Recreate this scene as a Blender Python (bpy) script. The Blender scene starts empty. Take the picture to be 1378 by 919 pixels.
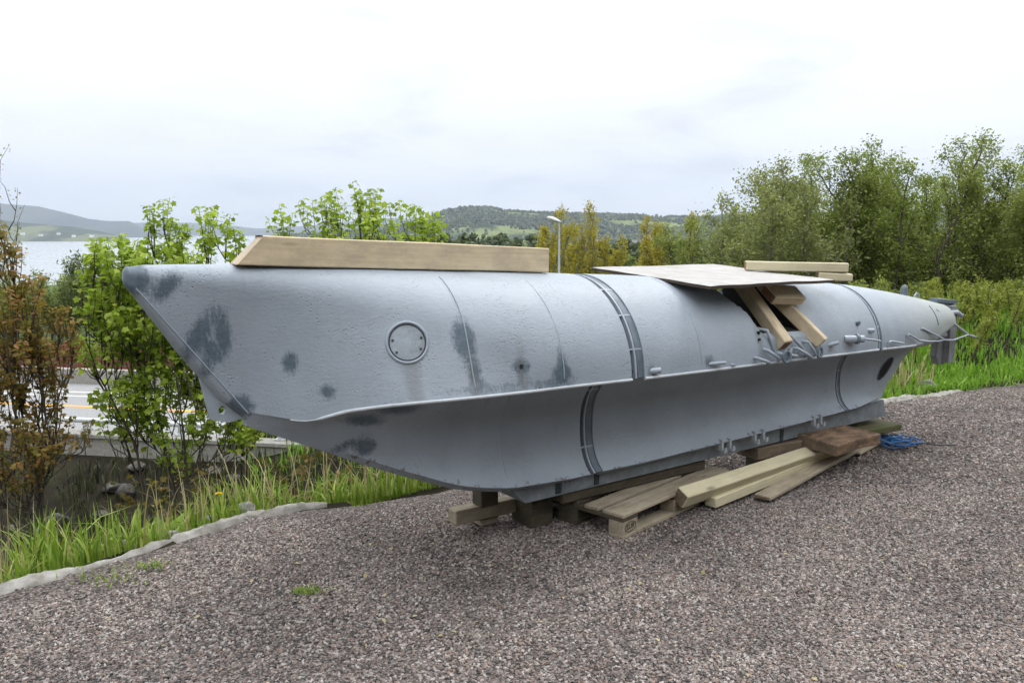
import bpy, bmesh, math, random
import numpy as np
from mathutils import Vector, Matrix, noise
from mathutils.bvhtree import BVHTree

R = math.radians
scene = bpy.context.scene
col = scene.collection

# ------------------------------------------------------------------ camera
cam_d = bpy.data.cameras.new('camera')
cam = bpy.data.objects.new('camera', cam_d)
col.objects.link(cam)
cam.location = (0, 0, 1.7)
cam.rotation_euler = (R(90 - 7.6), 0, 0)
cam_d.sensor_width = 36
cam_d.lens = 28.87
cam_d.clip_start = 0.05
cam_d.clip_end = 60000
scene.camera = cam

# ------------------------------------------------------------------ sky and sun
SUN_EL, SUN_AZ = R(52), R(38)            # azimuth clockwise from +Y (view direction)
w = bpy.data.worlds.new('World')
scene.world = w
w.use_nodes = True
nt = w.node_tree
nt.nodes.clear()
def N(tree, kind, **kw):
    n = tree.nodes.new(kind)
    for k, v in kw.items():
        setattr(n, k, v)
    return n
out = N(nt, 'ShaderNodeOutputWorld')
bg = N(nt, 'ShaderNodeBackground')
bg.inputs['Strength'].default_value = 0.1
sky = N(nt, 'ShaderNodeTexSky', sky_type='NISHITA')
sky.sun_disc = False
sky.sun_elevation = SUN_EL
sky.sun_rotation = SUN_AZ
sky.altitude = 40
sky.dust_density = 2.0
tc = N(nt, 'ShaderNodeTexCoord')
sep = N(nt, 'ShaderNodeSeparateXYZ')
nt.links.new(tc.outputs['Generated'], sep.inputs[0])
zc = N(nt, 'ShaderNodeMath', operation='MAXIMUM'); zc.inputs[1].default_value = 0.0
nt.links.new(sep.outputs['Z'], zc.inputs[0])
zp = N(nt, 'ShaderNodeMath', operation='ADD'); zp.inputs[1].default_value = 0.22
nt.links.new(zc.outputs[0], zp.inputs[0])
dx = N(nt, 'ShaderNodeMath', operation='DIVIDE'); dy = N(nt, 'ShaderNodeMath', operation='DIVIDE')
nt.links.new(sep.outputs['X'], dx.inputs[0]); nt.links.new(zp.outputs[0], dx.inputs[1])
nt.links.new(sep.outputs['Y'], dy.inputs[0]); nt.links.new(zp.outputs[0], dy.inputs[1])
cmb = N(nt, 'ShaderNodeCombineXYZ')
nt.links.new(dx.outputs[0], cmb.inputs[0]); nt.links.new(dy.outputs[0], cmb.inputs[1])
cn = N(nt, 'ShaderNodeTexNoise'); cn.inputs['Scale'].default_value = 1.15; cn.inputs['Detail'].default_value = 6
cn.inputs['Roughness'].default_value = 0.52; cn.inputs['Distortion'].default_value = 0.3
nt.links.new(cmb.outputs[0], cn.inputs['Vector'])
cr = N(nt, 'ShaderNodeValToRGB')
cr.color_ramp.elements[0].position = 0.37; cr.color_ramp.elements[0].color = (0.745, 0.755, 0.775, 1)
cr.color_ramp.elements[1].position = 0.58; cr.color_ramp.elements[1].color = (0.98, 0.98, 0.985, 1)
e = cr.color_ramp.elements.new(0.47); e.color = (0.90, 0.908, 0.925, 1)
nt.links.new(cn.outputs['Fac'], cr.inputs[0])
csc = N(nt, 'ShaderNodeVectorMath', operation='SCALE'); csc.inputs['Scale'].default_value = 12.6
nt.links.new(cr.outputs[0], csc.inputs[0])
# an overcast sky is about three times as bright overhead as at the horizon
gz1 = N(nt, 'ShaderNodeMath', operation='MULTIPLY_ADD'); gz1.inputs[1].default_value = 2.2; gz1.inputs[2].default_value = 0.97
zsq = N(nt, 'ShaderNodeMath', operation='MULTIPLY'); nt.links.new(zc.outputs[0], zsq.inputs[0]); nt.links.new(zc.outputs[0], zsq.inputs[1])
nt.links.new(zsq.outputs[0], gz1.inputs[0])
cs2 = N(nt, 'ShaderNodeVectorMath', operation='SCALE')
nt.links.new(csc.outputs[0], cs2.inputs[0]); nt.links.new(gz1.outputs[0], cs2.inputs['Scale'])
mixs = N(nt, 'ShaderNodeMix', data_type='RGBA'); mixs.inputs[0].default_value = 0.93
nt.links.new(sky.outputs[0], mixs.inputs[6]); nt.links.new(cs2.outputs[0], mixs.inputs[7])
nt.links.new(mixs.outputs[2], bg.inputs['Color'])
nt.links.new(bg.outputs[0], out.inputs['Surface'])

sun_d = bpy.data.lights.new('sun', 'SUN')
sun_d.energy = 1.3
sun_d.angle = R(14)
sun_d.color = (1.0, 0.95, 0.88)
sun = bpy.data.objects.new('sun', sun_d)
col.objects.link(sun)
sd = Vector((math.sin(SUN_AZ) * math.cos(SUN_EL), math.cos(SUN_AZ) * math.cos(SUN_EL), math.sin(SUN_EL)))
sun.rotation_euler = sd.to_track_quat('Z', 'Y').to_euler()
sun.location = sd * 50

vs = scene.view_settings
vs.view_transform = 'Standard'
vs.look = 'None'
vs.exposure = 0.0
vs.gamma = 1.0
vs.use_curve_mapping = False
scene.cycles.use_denoising = True
scene.cycles.use_adaptive_sampling = True
scene.cycles.adaptive_threshold = 0.03
scene.cycles.max_bounces = 6
scene.cycles.diffuse_bounces = 3
scene.cycles.glossy_bounces = 2
scene.cycles.transmission_bounces = 3
scene.cycles.transparent_max_bounces = 8
scene.cycles.volume_bounces = 0

# ------------------------------------------------------------------ helpers
def tag(o, label=None, cat=None, group=None, kind=None):
    if label: o['label'] = label
    if cat: o['category'] = cat
    if group: o['group'] = group
    if kind: o['kind'] = kind
    return o

def empty(name, loc=(0, 0, 0), rz=0.0):
    o = bpy.data.objects.new(name, None)
    o.empty_display_size = 0.2
    col.objects.link(o)
    o.location = loc
    o.rotation_euler = (0, 0, rz)
    return o

def mesh(name, v, f, mats=None, smooth=False):
    me = bpy.data.meshes.new(name)
    if isinstance(v, np.ndarray): v = v.tolist()
    if isinstance(f, np.ndarray): f = f.tolist()
    me.from_pydata(v, [], f)
    for m in (mats if isinstance(mats, (list, tuple)) else [mats] if mats else []):
        me.materials.append(m)
    if smooth:
        me.polygons.foreach_set('use_smooth', [True] * len(me.polygons))
    me.update()
    return me

def obj(name, me, parent=None, loc=None, rot=None):
    o = bpy.data.objects.new(name, me)
    col.objects.link(o)
    if parent: o.parent = parent
    if loc is not None: o.location = loc
    if rot is not None: o.rotation_euler = rot
    return o

class MB:
    """collects pieces of ONE part and builds it as one mesh"""
    def __init__(s): s.v = []; s.f = []
    def add(s, v, f):
        n = len(s.v)
        s.v += [tuple(p) for p in v]
        s.f += [tuple(i + n for i in q) for q in f]
    def box(s, lo, hi):
        x0, y0, z0 = lo; x1, y1, z1 = hi
        s.add([(x0,y0,z0),(x1,y0,z0),(x1,y1,z0),(x0,y1,z0),(x0,y0,z1),(x1,y0,z1),(x1,y1,z1),(x0,y1,z1)],
              [(0,3,2,1),(4,5,6,7),(0,1,5,4),(1,2,6,5),(2,3,7,6),(3,0,4,7)])
    def tube(s, pts, r, n=8, caps=True):
        pts = [Vector(p) for p in pts]
        rs = r if isinstance(r, (list, tuple)) else [r] * len(pts)
        base = len(s.v); up = None
        for i, p in enumerate(pts):
            d = (pts[min(i + 1, len(pts) - 1)] - pts[max(i - 1, 0)]).normalized()
            if up is None:
                up = Vector((0, 0, 1)) if abs(d.z) < .9 else Vector((1, 0, 0))
            a = d.cross(up)
            if a.length < 1e-5: a = d.orthogonal()
            a.normalize(); b = a.cross(d).normalized(); up = b
            for k in range(n):
                t = 2 * math.pi * k / n
                s.v.append(tuple(p + (a * math.cos(t) + b * math.sin(t)) * rs[i]))
        for i in range(len(pts) - 1):
            for k in range(n):
                a0 = base + i * n + k; a1 = base + i * n + (k + 1) % n
                s.f.append((a0, a0 + n, a1 + n, a1))
        if caps:
            s.f.append(tuple(base + k for k in range(n)))
            s.f.append(tuple(base + (len(pts) - 1) * n + k for k in reversed(range(n))))
    def build(s, name, mat, parent=None, smooth=False, sharp=40, **kw):
        me = mesh(name, s.v, s.f, mat, smooth)
        if smooth: me.set_sharp_from_angle(angle=R(sharp))
        return obj(name, me, parent, **kw)

def bevel_box(name, size, mat, bev=0.006, center=(0, 0, 0), warp=0.0, seed=0, endmat=None, segs=1):
    """bevelled box along local x from 0, centred in y and z unless told"""
    bm = bmesh.new()
    bmesh.ops.create_cube(bm, size=1)
    for v in bm.verts:
        v.co = Vector((v.co.x * size[0] + center[0], v.co.y * size[1] + center[1], v.co.z * size[2] + center[2]))
    n = max(1, int(size[0] / 0.12))
    if n > 1:
        ed = [e for e in bm.edges if abs((e.verts[0].co - e.verts[1].co).x) > size[0] * .9]
        bmesh.ops.subdivide_edges(bm, edges=ed, cuts=n)
    eds = [e for e in bm.edges if e.is_manifold and len(e.link_faces) == 2 and e.calc_face_angle(0) > 1.0]
    if bev: bmesh.ops.bevel(bm, geom=eds, offset=bev, segments=segs, affect='EDGES', profile=0.6)
    rs = seed * 7.31
    for v in bm.verts:
        if warp:
            q = Vector((v.co.x * 2.2 + rs, v.co.y * 9, v.co.z * 9 + rs))
            v.co += noise.noise_vector(q) * warp
            v.co.z += warp * 1.5 * noise.noise(Vector((v.co.x * .9 + rs, rs, 0)))
    me = bpy.data.meshes.new(name)
    bm.normal_update()
    if endmat:
        for f in bm.faces:
            if abs(f.normal.x) > .75: f.material_index = 1
    bm.to_mesh(me); bm.free()
    me.materials.append(mat)
    if endmat: me.materials.append(endmat)
    return me

def frame(p0, p1, roll=0.0):
    """matrix: origin p0, local x towards p1, local z as high as it can"""
    p0 = Vector(p0); p1 = Vector(p1)
    x = (p1 - p0).normalized()
    y = Vector((0, 0, 1)).cross(x).normalized()
    z = x.cross(y)
    m = Matrix((x, y, z)).transposed().to_4x4()
    m.translation = p0
    return m @ Matrix.Rotation(roll, 4, 'X')

# ------------------------------------------------------------------ materials
def pmat(name, base=(.5, .5, .5), rough=.7, metal=0.0, spec=0.5):
    m = bpy.data.materials.new(name)
    m.use_nodes = True
    b = m.node_tree.nodes['Principled BSDF']
    b.inputs['Base Color'].default_value = (*base, 1)
    b.inputs['Roughness'].default_value = rough
    b.inputs['Metallic'].default_value = metal
    b.inputs['Specular IOR Level'].default_value = spec
    return m, m.node_tree, b

def ramp(t, src, stops):
    r = N(t, 'ShaderNodeValToRGB')
    els = r.color_ramp.elements
    while len(els) > 1: els.remove(els[-1])
    els[0].position = stops[0][0]; els[0].color = (*stops[0][1], 1)
    for p, c in stops[1:]:
        e = els.new(p); e.color = (*c, 1)
    t.links.new(src, r.inputs[0])
    return r.outputs[0]

def tex(t, kind, coord='Object', scale=1.0, stretch=None, **ins):
    c = N(t, 'ShaderNodeTexCoord')
    src = c.outputs[coord]
    if stretch:
        mp = N(t, 'ShaderNodeMapping')
        mp.inputs['Scale'].default_value = stretch
        t.links.new(src, mp.inputs[0]); src = mp.outputs[0]
    n = N(t, kind)
    if 'Scale' in n.inputs: n.inputs['Scale'].default_value = scale
    for k, v in ins.items():
        n.inputs[k].default_value = v
    t.links.new(src, n.inputs['Vector'])
    return n

def mix(t, fac, a, b, blend='MIX'):
    m = N(t, 'ShaderNodeMix', data_type='RGBA', blend_type=blend)
    for i, s in ((0, fac), (6, a), (7, b)):
        if isinstance(s, (int, float)): m.inputs[i].default_value = s
        elif isinstance(s, tuple): m.inputs[i].default_value = (*s, 1)
        else: t.links.new(s, m.inputs[i])
    return m.outputs[2]

def math_n(t, op, a, b=None, c=None, clamp=False):
    m = N(t, 'ShaderNodeMath', operation=op); m.use_clamp = clamp
    for i, s in enumerate((a, b, c)):
        if s is None: continue
        if isinstance(s, (int, float)): m.inputs[i].default_value = s
        else: t.links.new(s, m.inputs[i])
    return m.outputs[0]

def bump(t, b, h, strength=.3, dist=.01, chain=None):
    n = N(t, 'ShaderNodeBump')
    n.inputs['Strength'].default_value = strength
    n.inputs['Distance'].default_value = dist
    t.links.new(h, n.inputs['Height'])
    if chain: t.links.new(chain, n.inputs['Normal'])
    t.links.new(n.outputs[0], b.inputs['Normal'])
    return n.outputs[0]

def wood_mat(name, light, dark, grain=(1.2, 30, 30), dirt=None, dirt_amt=.3, rough=.75, knots=True):
    m, t, b = pmat(name, light, rough, spec=.25)
    g = tex(t, 'ShaderNodeTexNoise', scale=2.2, stretch=grain, Detail=5.0, Roughness=.6, Distortion=.6)
    c = ramp(t, g.outputs['Fac'], [(.3, dark), (.62, light)])
    big = tex(t, 'ShaderNodeTexNoise', scale=1.6, stretch=(1, 3, 3), Detail=3.0)
    c = mix(t, math_n(t, 'MULTIPLY', big.outputs['Fac'], .35), c, tuple(x * .72 for x in light))
    if knots:
        k = tex(t, 'ShaderNodeTexVoronoi', scale=1.0, stretch=(2.6, 9, 9))
        kf = ramp(t, k.outputs['Distance'], [(.05, (1, 1, 1)), (.16, (0, 0, 0))])
        c = mix(t, math_n(t, 'MULTIPLY', kf, .75), c, tuple(x * .34 for x in dark))
    if dirt:
        d = tex(t, 'ShaderNodeTexNoise', scale=6.0, stretch=(1, 2, 2), Detail=6.0, Roughness=.7)
        df = ramp(t, d.outputs['Fac'], [(.42, (0, 0, 0)), (.62, (1, 1, 1))])
        c = mix(t, math_n(t, 'MULTIPLY', df, dirt_amt), c, dirt)
    t.links.new(c, b.inputs['Base Color'])
    bump(t, b, g.outputs['Fac'], .25, .003)
    return m

M = {}
M['timber'] = wood_mat('fresh_timber', (.74, .62, .43), (.60, .49, .32), dirt=(.40, .33, .24), dirt_amt=.55)
M['timber_end'] = wood_mat('timber_end_grain', (.27, .165, .10), (.17, .10, .065), grain=(8, 8, 8), knots=False)
M['timber_end_pale'] = wood_mat('timber_end_pale', (.50, .42, .32), (.40, .33, .25), grain=(8, 8, 8), knots=False)
M['treated'] = wood_mat('treated_timber', (.66, .60, .415), (.53, .48, .32), dirt=(.32, .28, .19), dirt_amt=.2)
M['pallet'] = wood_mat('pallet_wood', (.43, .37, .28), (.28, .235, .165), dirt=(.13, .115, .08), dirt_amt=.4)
M['pallet_dark'] = wood_mat('pallet_wood_shaded', (.11, .09, .065), (.06, .05, .036), dirt=(.04, .042, .025), dirt_amt=.6)  # darker copy of the pallet wood, shade under the hull put into its colour
M['old'] = wood_mat('old_brown_wood', (.27, .205, .145), (.15, .11, .075), dirt=(.06, .05, .04), dirt_amt=.5)
M['mossy'] = wood_mat('mossy_wood', (.15, .13, .07), (.08, .07, .04), dirt=(.07, .10, .03), dirt_amt=.7)
M['bark_block'] = wood_mat('rotten_block', (.34, .22, .14), (.12, .08, .055), grain=(3, 12, 12), dirt=(.05, .04, .03), dirt_amt=.75)
M['grey_wood'] = wood_mat('weathered_grey_wood', (.27, .285, .305), (.17, .18, .195), grain=(14, 14, 1.2), dirt=(.10, .08, .065), dirt_amt=.35, knots=False)
M['ply'] = wood_mat('weathered_plywood', (.45, .445, .435), (.37, .365, .355), grain=(3, 16, 16), dirt=(.24, .23, .215), dirt_amt=.5, knots=False)
M['ply_edge'] = wood_mat('plywood_edge', (.075, .06, .045), (.04, .03, .025), grain=(1, 1, 60), knots=False)

# hull paint
def hull_paint(name, base):
    m, t, b = pmat(name, base, .42, spec=.5)
    n1 = tex(t, 'ShaderNodeTexNoise', scale=2.6, Detail=6.0, Roughness=.6)
    c = ramp(t, n1.outputs['Fac'], [(.28, tuple(x * .86 for x in base)), (.72, tuple(min(1, x * 1.09) for x in base))])
    # rain-washed vertical streaks of grime
    st = tex(t, 'ShaderNodeTexNoise', scale=1.0, stretch=(17, 17, 1.4), Detail=4.0, Roughness=.65)
    sf = ramp(t, st.outputs['Fac'], [(.56, (0, 0, 0)), (.74, (1, 1, 1))])
    c = mix(t, math_n(t, 'MULTIPLY', sf, .16), c, (.20, .205, .19))
    # blue-grey primer touch-ups, a distance field stored on the mesh
    at = N(t, 'ShaderNodeAttribute', attribute_name='touchup')
    pn = tex(t, 'ShaderNodeTexNoise', scale=26.0, Detail=6.0, Roughness=.7)
    pn2 = tex(t, 'ShaderNodeTexNoise', scale=110.0, stretch=(1, 1, .22), Detail=4.0, Roughness=.75)
    d = math_n(t, 'ADD', at.outputs['Fac'], math_n(t, 'MULTIPLY', math_n(t, 'SUBTRACT', pn.outputs['Fac'], .5), .04))
    d = math_n(t, 'ADD', d, math_n(t, 'MULTIPLY', math_n(t, 'SUBTRACT', pn2.outputs['Fac'], .5), .055))
    d = math_n(t, 'ADD', d, .009)
    pf = ramp(t, d, [(0.0, (1, 1, 1)), (.024, (0, 0, 0))])
    tone = tex(t, 'ShaderNodeTexNoise', scale=40.0, Detail=4.0)
    pc = ramp(t, tone.outputs['Fac'], [(.3, (.048, .076, .104)), (.7, (.088, .128, .163))])
    c = mix(t, math_n(t, 'MULTIPLY', pf, .88), c, pc)
    # pits where the old paint has come off
    v = tex(t, 'ShaderNodeTexVoronoi', scale=62.0, Randomness=1.0)
    gate = tex(t, 'ShaderNodeTexNoise', scale=7.0, Detail=5.0, Roughness=.65)
    gf = ramp(t, gate.outputs['Fac'], [(.46, (0, 0, 0)), (.62, (1, 1, 1))])
    pit = ramp(t, v.outputs['Distance'], [(.12, (1, 1, 1)), (.32, (0, 0, 0))])
    pg = math_n(t, 'MULTIPLY', pit, gf)
    c = mix(t, math_n(t, 'MULTIPLY', pg, .22), c, (.16, .17, .17))
    # algae tint towards the stern, grime drips, rust along the lower lip
    xo = N(t, 'ShaderNodeSeparateXYZ'); xc = N(t, 'ShaderNodeTexCoord'); t.links.new(xc.outputs['Object'], xo.inputs[0])
    mr = N(t, 'ShaderNodeMapRange'); mr.inputs['From Min'].default_value = 3.2; mr.inputs['From Max'].default_value = 4.6
    t.links.new(xo.outputs['X'], mr.inputs['Value'])
    al = tex(t, 'ShaderNodeTexNoise', scale=6.0, Detail=5.0, Roughness=.65)
    c = mix(t, math_n(t, 'MULTIPLY', math_n(t, 'MULTIPLY', mr.outputs[0], al.outputs['Fac']), .95), c, (.33, .335, .23))
    gd = N(t, 'ShaderNodeAttribute', attribute_name='grime')
    gdn = math_n(t, 'ADD', gd.outputs['Fac'], math_n(t, 'MULTIPLY', math_n(t, 'SUBTRACT', st.outputs['Fac'], .5), .05))
    c = mix(t, math_n(t, 'MULTIPLY', ramp(t, gdn, [(0.0, (1, 1, 1)), (.03, (0, 0, 0))]), .42), c, (.15, .15, .14))
    ru = N(t, 'ShaderNodeAttribute', attribute_name='rustline')
    run = math_n(t, 'ADD', ru.outputs['Fac'], math_n(t, 'MULTIPLY', math_n(t, 'SUBTRACT', .56, pn.outputs['Fac']), .25))
    c = mix(t, math_n(t, 'MULTIPLY', ramp(t, run, [(0.0, (1, 1, 1)), (.012, (0, 0, 0))]), .75), c, (.085, .055, .038))
    # scuffs
    sc1 = tex(t, 'ShaderNodeTexNoise', scale=3.2, stretch=(1, 1, 14), Detail=8.0, Roughness=.75)
    c = mix(t, math_n(t, 'MULTIPLY', ramp(t, sc1.outputs['Fac'], [(.62, (0, 0, 0)), (.70, (1, 1, 1))]), .22), c, (.46, .49, .52))
    t.links.new(c, b.inputs['Base Color'])
    rg = ramp(t, n1.outputs['Fac'], [(.3, (.42,) * 3), (.7, (.60,) * 3)])
    t.links.new(rg, b.inputs['Roughness'])
    fine = tex(t, 'ShaderNodeTexNoise', scale=58.0, stretch=(.6, .8, 1.2), Detail=4.0, Roughness=.62)
    wave = tex(t, 'ShaderNodeTexNoise', scale=5.0, Detail=2.0)
    ch = bump(t, b, wave.outputs['Fac'], .22, .02)
    ch = bump(t, b, fine.outputs['Fac'], .34, .006, ch)
    bump(t, b, math_n(t, 'SUBTRACT', 1.0, pg), .65, .004, ch)
    return m
HULL = (.30, .346, .40)
M['hull'] = hull_paint('hull_paint', HULL)
def painted(name, base, rough=.5, amt=.25, rust=None, metal=0.0):
    m, t, b = pmat(name, base, rough, metal)
    n = tex(t, 'ShaderNodeTexNoise', scale=14.0, Detail=6.0, Roughness=.65)
    c = ramp(t, n.outputs['Fac'], [(.3, tuple(x * (1 - amt) for x in base)), (.7, tuple(min(1, x * (1 + amt)) for x in base))])
    if rust:
        r2 = tex(t, 'ShaderNodeTexNoise', scale=23.0, Detail=5.0, Roughness=.7)
        rf = ramp(t, r2.outputs['Fac'], [(.60, (0, 0, 0)), (.70, (1, 1, 1))])
        c = mix(t, math_n(t, 'MULTIPLY', rf, .8), c, rust)
    t.links.new(c, b.inputs['Base Color'])
    bump(t, b, n.outputs['Fac'], .2, .003)
    return m
M['primer'] = painted('blue_grey_primer', (.12, .155, .19), .45, .3)
M['hull_plain'] = painted('hull_paint_plain', HULL, .42, .1)
M['bare'] = painted('rusted_shaded_groove', (.035, .045, .052), .75, .4, rust=(.12, .05, .025))  # rust-flecked; base colour darkened as the shade deep in the grooves
M['keel'] = painted('keel_paint', (.19, .215, .24), .6, .3, rust=(.10, .065, .04))
M['cover'] = painted('corroded_cover', (.27, .31, .35), .75, .3, rust=(.09, .085, .08))
M['rim'] = painted('worn_rim_highlight', (.44, .47, .50), .45, .15)  # worn edge paint, lightened further to carry the sky highlight
M['white_bracket'] = painted('pale_bracket_paint', (.36, .39, .42), .5, .15)
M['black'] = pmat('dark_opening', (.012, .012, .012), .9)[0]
M['rope'] = painted('blue_rope', (.03, .13, .32), .7, .3)
M['cable'] = pmat('black_cable', (.02, .02, .02), .6)[0]
M['galv'] = painted('galvanised_steel', (.52, .55, .56), .45, .12, metal=.3)
M['concrete'] = painted('concrete', (.30, .288, .262), .9, .2)
M['asphalt'] = painted('asphalt', (.25, .255, .26), .9, .14)
M['paint_white'] = painted('road_paint_white', (.55, .55, .53), .8, .1)
M['paint_orange'] = painted('road_paint_orange', (.72, .36, .04), .8, .1)
M['red_fence'] = painted('red_brown_boards', (.19, .065, .045), .8, .3)
M['house_white'] = painted('white_house_wall', (.75, .74, .71), .8, .06)
M['house_red'] = painted('red_house_wall', (.30, .08, .06), .8, .1)
M['roof_dark'] = painted('dark_roof', (.16, .15, .15), .8, .2)
M['window'] = pmat('window_glass', (.03, .035, .04), .1)[0]
M['lamp_head'] = painted('lamp_housing', (.70, .71, .70), .4, .05)

def leaf_mat(name, c0, c1, c2, trans=.45):
    m = bpy.data.materials.new(name); m.use_nodes = True
    t = m.node_tree; t.nodes.clear()
    o = N(t, 'ShaderNodeOutputMaterial')
    at = N(t, 'ShaderNodeAttribute', attribute_name='rnd')
    c = ramp(t, at.outputs['Fac'], [(0, c0), (.5, c1), (1, c2)])
    d = N(t, 'ShaderNodeBsdfPrincipled'); d.inputs['Roughness'].default_value = .55
    d.inputs['Specular IOR Level'].default_value = .3
    tr = N(t, 'ShaderNodeBsdfTranslucent')
    ms = N(t, 'ShaderNodeMixShader'); ms.inputs[0].default_value = trans
    t.links.new(c, d.inputs['Base Color'])
    t.links.new(mix(t, .5, c, (.9, 1.0, .35), 'MULTIPLY'), tr.inputs['Color'])
    t.links.new(d.outputs[0], ms.inputs[1]); t.links.new(tr.outputs[0], ms.inputs[2])
    t.links.new(ms.outputs[0], o.inputs['Surface'])
    return m
M['maple'] = leaf_mat('maple_leaf', (.19, .28, .025), (.33, .45, .05), (.50, .58, .11), .5)
M['maple_red'] = leaf_mat('bronze_maple_leaf', (.17, .19, .035), (.28, .21, .05), (.42, .20, .07), .5)
M['birch'] = leaf_mat('birch_leaf', (.135, .17, .034), (.245, .30, .068), (.36, .40, .125))
M['birch_pale'] = leaf_mat('pale_leaf', (.15, .18, .055), (.26, .29, .10), (.38, .40, .18))
M['alder'] = leaf_mat('alder_leaf', (.115, .155, .026), (.21, .27, .052), (.31, .365, .095))
M['willow_y'] = leaf_mat('yellow_willow_leaf', (.26, .23, .025), (.40, .345, .04), (.50, .43, .08))
M['willow'] = leaf_mat('willow_leaf', (.07, .10, .03), (.13, .17, .05), (.2, .24, .09))
M['shrub_y'] = leaf_mat('yellow_green_shrub_leaf', (.13, .16, .025), (.25, .29, .05), (.38, .40, .09))
M['brown_leaf'] = leaf_mat('brownish_shrub_leaf', (.10, .12, .02), (.19, .15, .04), (.27, .17, .06))
M['grass'] = leaf_mat('grass_blade', (.09, .15, .02), (.20, .32, .035), (.42, .46, .13), .35)
M['grass_r'] = leaf_mat('lush_grass_blade', (.10, .21, .02), (.19, .37, .035), (.32, .48, .09), .4)
M['straw'] = leaf_mat('dry_straw', (.30, .25, .12), (.42, .36, .20), (.5, .44, .28), .2)
M['dark_weed'] = leaf_mat('ditch_weed', (.015, .022, .007), (.03, .04, .012), (.06, .06, .02), .3)  # weed greens darkened to hold the tree shade of the ditch
M['bark'] = wood_mat('tree_bark', (.11, .095, .075), (.055, .045, .035), grain=(10, 10, 2), knots=False)
M['bark_pale'] = wood_mat('pale_bark', (.26, .25, .22), (.13, .12, .10), grain=(10, 10, 3), knots=False)
M['petal'] = pmat('dandelion_yellow', (.85, .52, .01), .6)[0]

# ------------------------------------------------------------------ site frame: t along the boat, far = away from the camera
ANG = math.atan2(.581, .814)
U = np.array([math.cos(ANG), math.sin(ANG)])
F = np.array([-math.sin(ANG), math.cos(ANG)])
O = np.array([-.05, 4.45])
def H(t, near, z):
    p = O + U * t - F * near
    return Vector((p[0], p[1], z))
def site(X, Y):
    rx = X - O[0]; ry = Y - O[1]
    return rx * U[0] + ry * U[1], rx * F[0] + ry * F[1]
E_T = np.array([-12, -5, -2.365, -1.664, -1.075, -.64, .04, 1.5, 3.5, 5.44, 7.69, 12, 20])
E_S = np.array([-2.0, .2, .85, .99, 1.197, 1.083, .98, 1.0, 1.0, .82, .51, -.3, -2])
def edge(t): return np.interp(t, E_T, E_S)
def sstep(a, b, x):
    k = np.clip((x - a) / (b - a), 0, 1)
    return k * k * (3 - 2 * k)
def wall_line(X): return 17.9 - .18 * (X + 10.3)

def terrain(X, Y):
    t, fr = site(X, Y)
    s = fr - edge(t)
    left = 1 - sstep(2.0, 6.5, t)
    q = Y - wall_line(X)
    zl = -.22 * sstep(0, .5, s) - 3.68 * sstep(.4, 3.1, s)
    zl = np.where(q > -4, np.maximum(zl, -3.9 + .75 * sstep(-4, -.3, q)), zl)
    zr = .22 * sstep(0.1, 1.6, s) + .25 * sstep(6.5, 10, t) * sstep(.1, 1.8, s) * (1 - sstep(3, 5.5, s)) - 2.5 * sstep(2.5, 16, s)
    D = np.hypot(X, Y)
    az = np.degrees(np.arctan2(X, Y))
    sea = 1 - sstep(-19, -11, az)
    downl = -40 * sstep(35, 560, D) 
    downr = -6.5 * sstep(26, 75, D) - 9 * sstep(90, 900, D)
    front = (Y > 0)
    z = left * zl + (1 - left) * zr
    z = z + np.where(front & (s > 0), sea * downl + (1 - sea) * downr, 0)
    z = np.where(s <= 0, -.05 + 20 * sstep(9.2, 40, -fr), z)   # unseen slope added behind the yard to cut low sky light
    return z

def terrain_z(x, y): return float(terrain(np.array([x]), np.array([y]))[0])

# ground sheet, polar grid out to the horizon
radii = np.concatenate([np.linspace(0.5, 40, 120), 40 * np.exp(np.linspace(0.05, math.log(11000 / 40), 64))])
azs = np.radians(np.concatenate([np.linspace(-60, 60, 220), np.linspace(66, 294, 39)]))
gx = np.outer(radii, np.sin(azs)); gy = np.outer(radii, np.cos(azs))
gz = terrain(gx, gy)
rough = np.array([[noise.noise((x * .35, y * .35, 0)) * .5 + noise.noise((x * 1.3, y * 1.3, 3)) * .2 for x, y in zip(ra, rb)] for ra, rb in zip(gx, gy)])
tt_, ff_ = site(gx, gy)
sg = ff_ - edge(tt_)
gz = gz + rough * .35 * sstep(.3, 4, sg) * (np.abs(gy - wall_line(gx) - 4.5) > 5.0)
far_r = np.array([[noise.fractal((x * .004, y * .004, 0), 1.0, 2.0, 3) for x, y in zip(ra, rb)] for ra, rb in zip(gx, gy)])
gz = gz + far_r * 3.0 * sstep(90, 400, np.hypot(gx, gy))
nr, na = gx.shape
gv = np.stack([gx, gy, gz], -1).reshape(-1, 3)
gf = []
for i in range(nr - 1):
    for j in range(na):
        k = (j + 1) % na
        gf.append((i * na + j, i * na + k, (i + 1) * na + k, (i + 1) * na + j))
gv = np.vstack([gv, [[0, 0, -.05]]])
for j in range(na): gf.append((len(gv) - 1, (j + 1) % na, j))
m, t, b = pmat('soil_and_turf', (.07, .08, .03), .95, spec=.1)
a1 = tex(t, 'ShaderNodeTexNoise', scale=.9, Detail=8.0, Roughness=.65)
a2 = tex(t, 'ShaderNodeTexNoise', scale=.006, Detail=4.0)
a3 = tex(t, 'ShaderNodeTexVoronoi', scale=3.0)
c = ramp(t, a1.outputs['Fac'], [(.3, (.009, .008, .006)), (.52, (.019, .016, .011)), (.72, (.035, .04, .015))])  # near tones: dark soil with the ditch's tree shade mixed into the colour
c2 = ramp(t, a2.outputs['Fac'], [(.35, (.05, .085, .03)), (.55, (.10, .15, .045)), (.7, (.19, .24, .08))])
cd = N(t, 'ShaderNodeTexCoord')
ln = N(t, 'ShaderNodeVectorMath', operation='LENGTH'); t.links.new(cd.outputs['Object'], ln.inputs[0])
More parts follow.
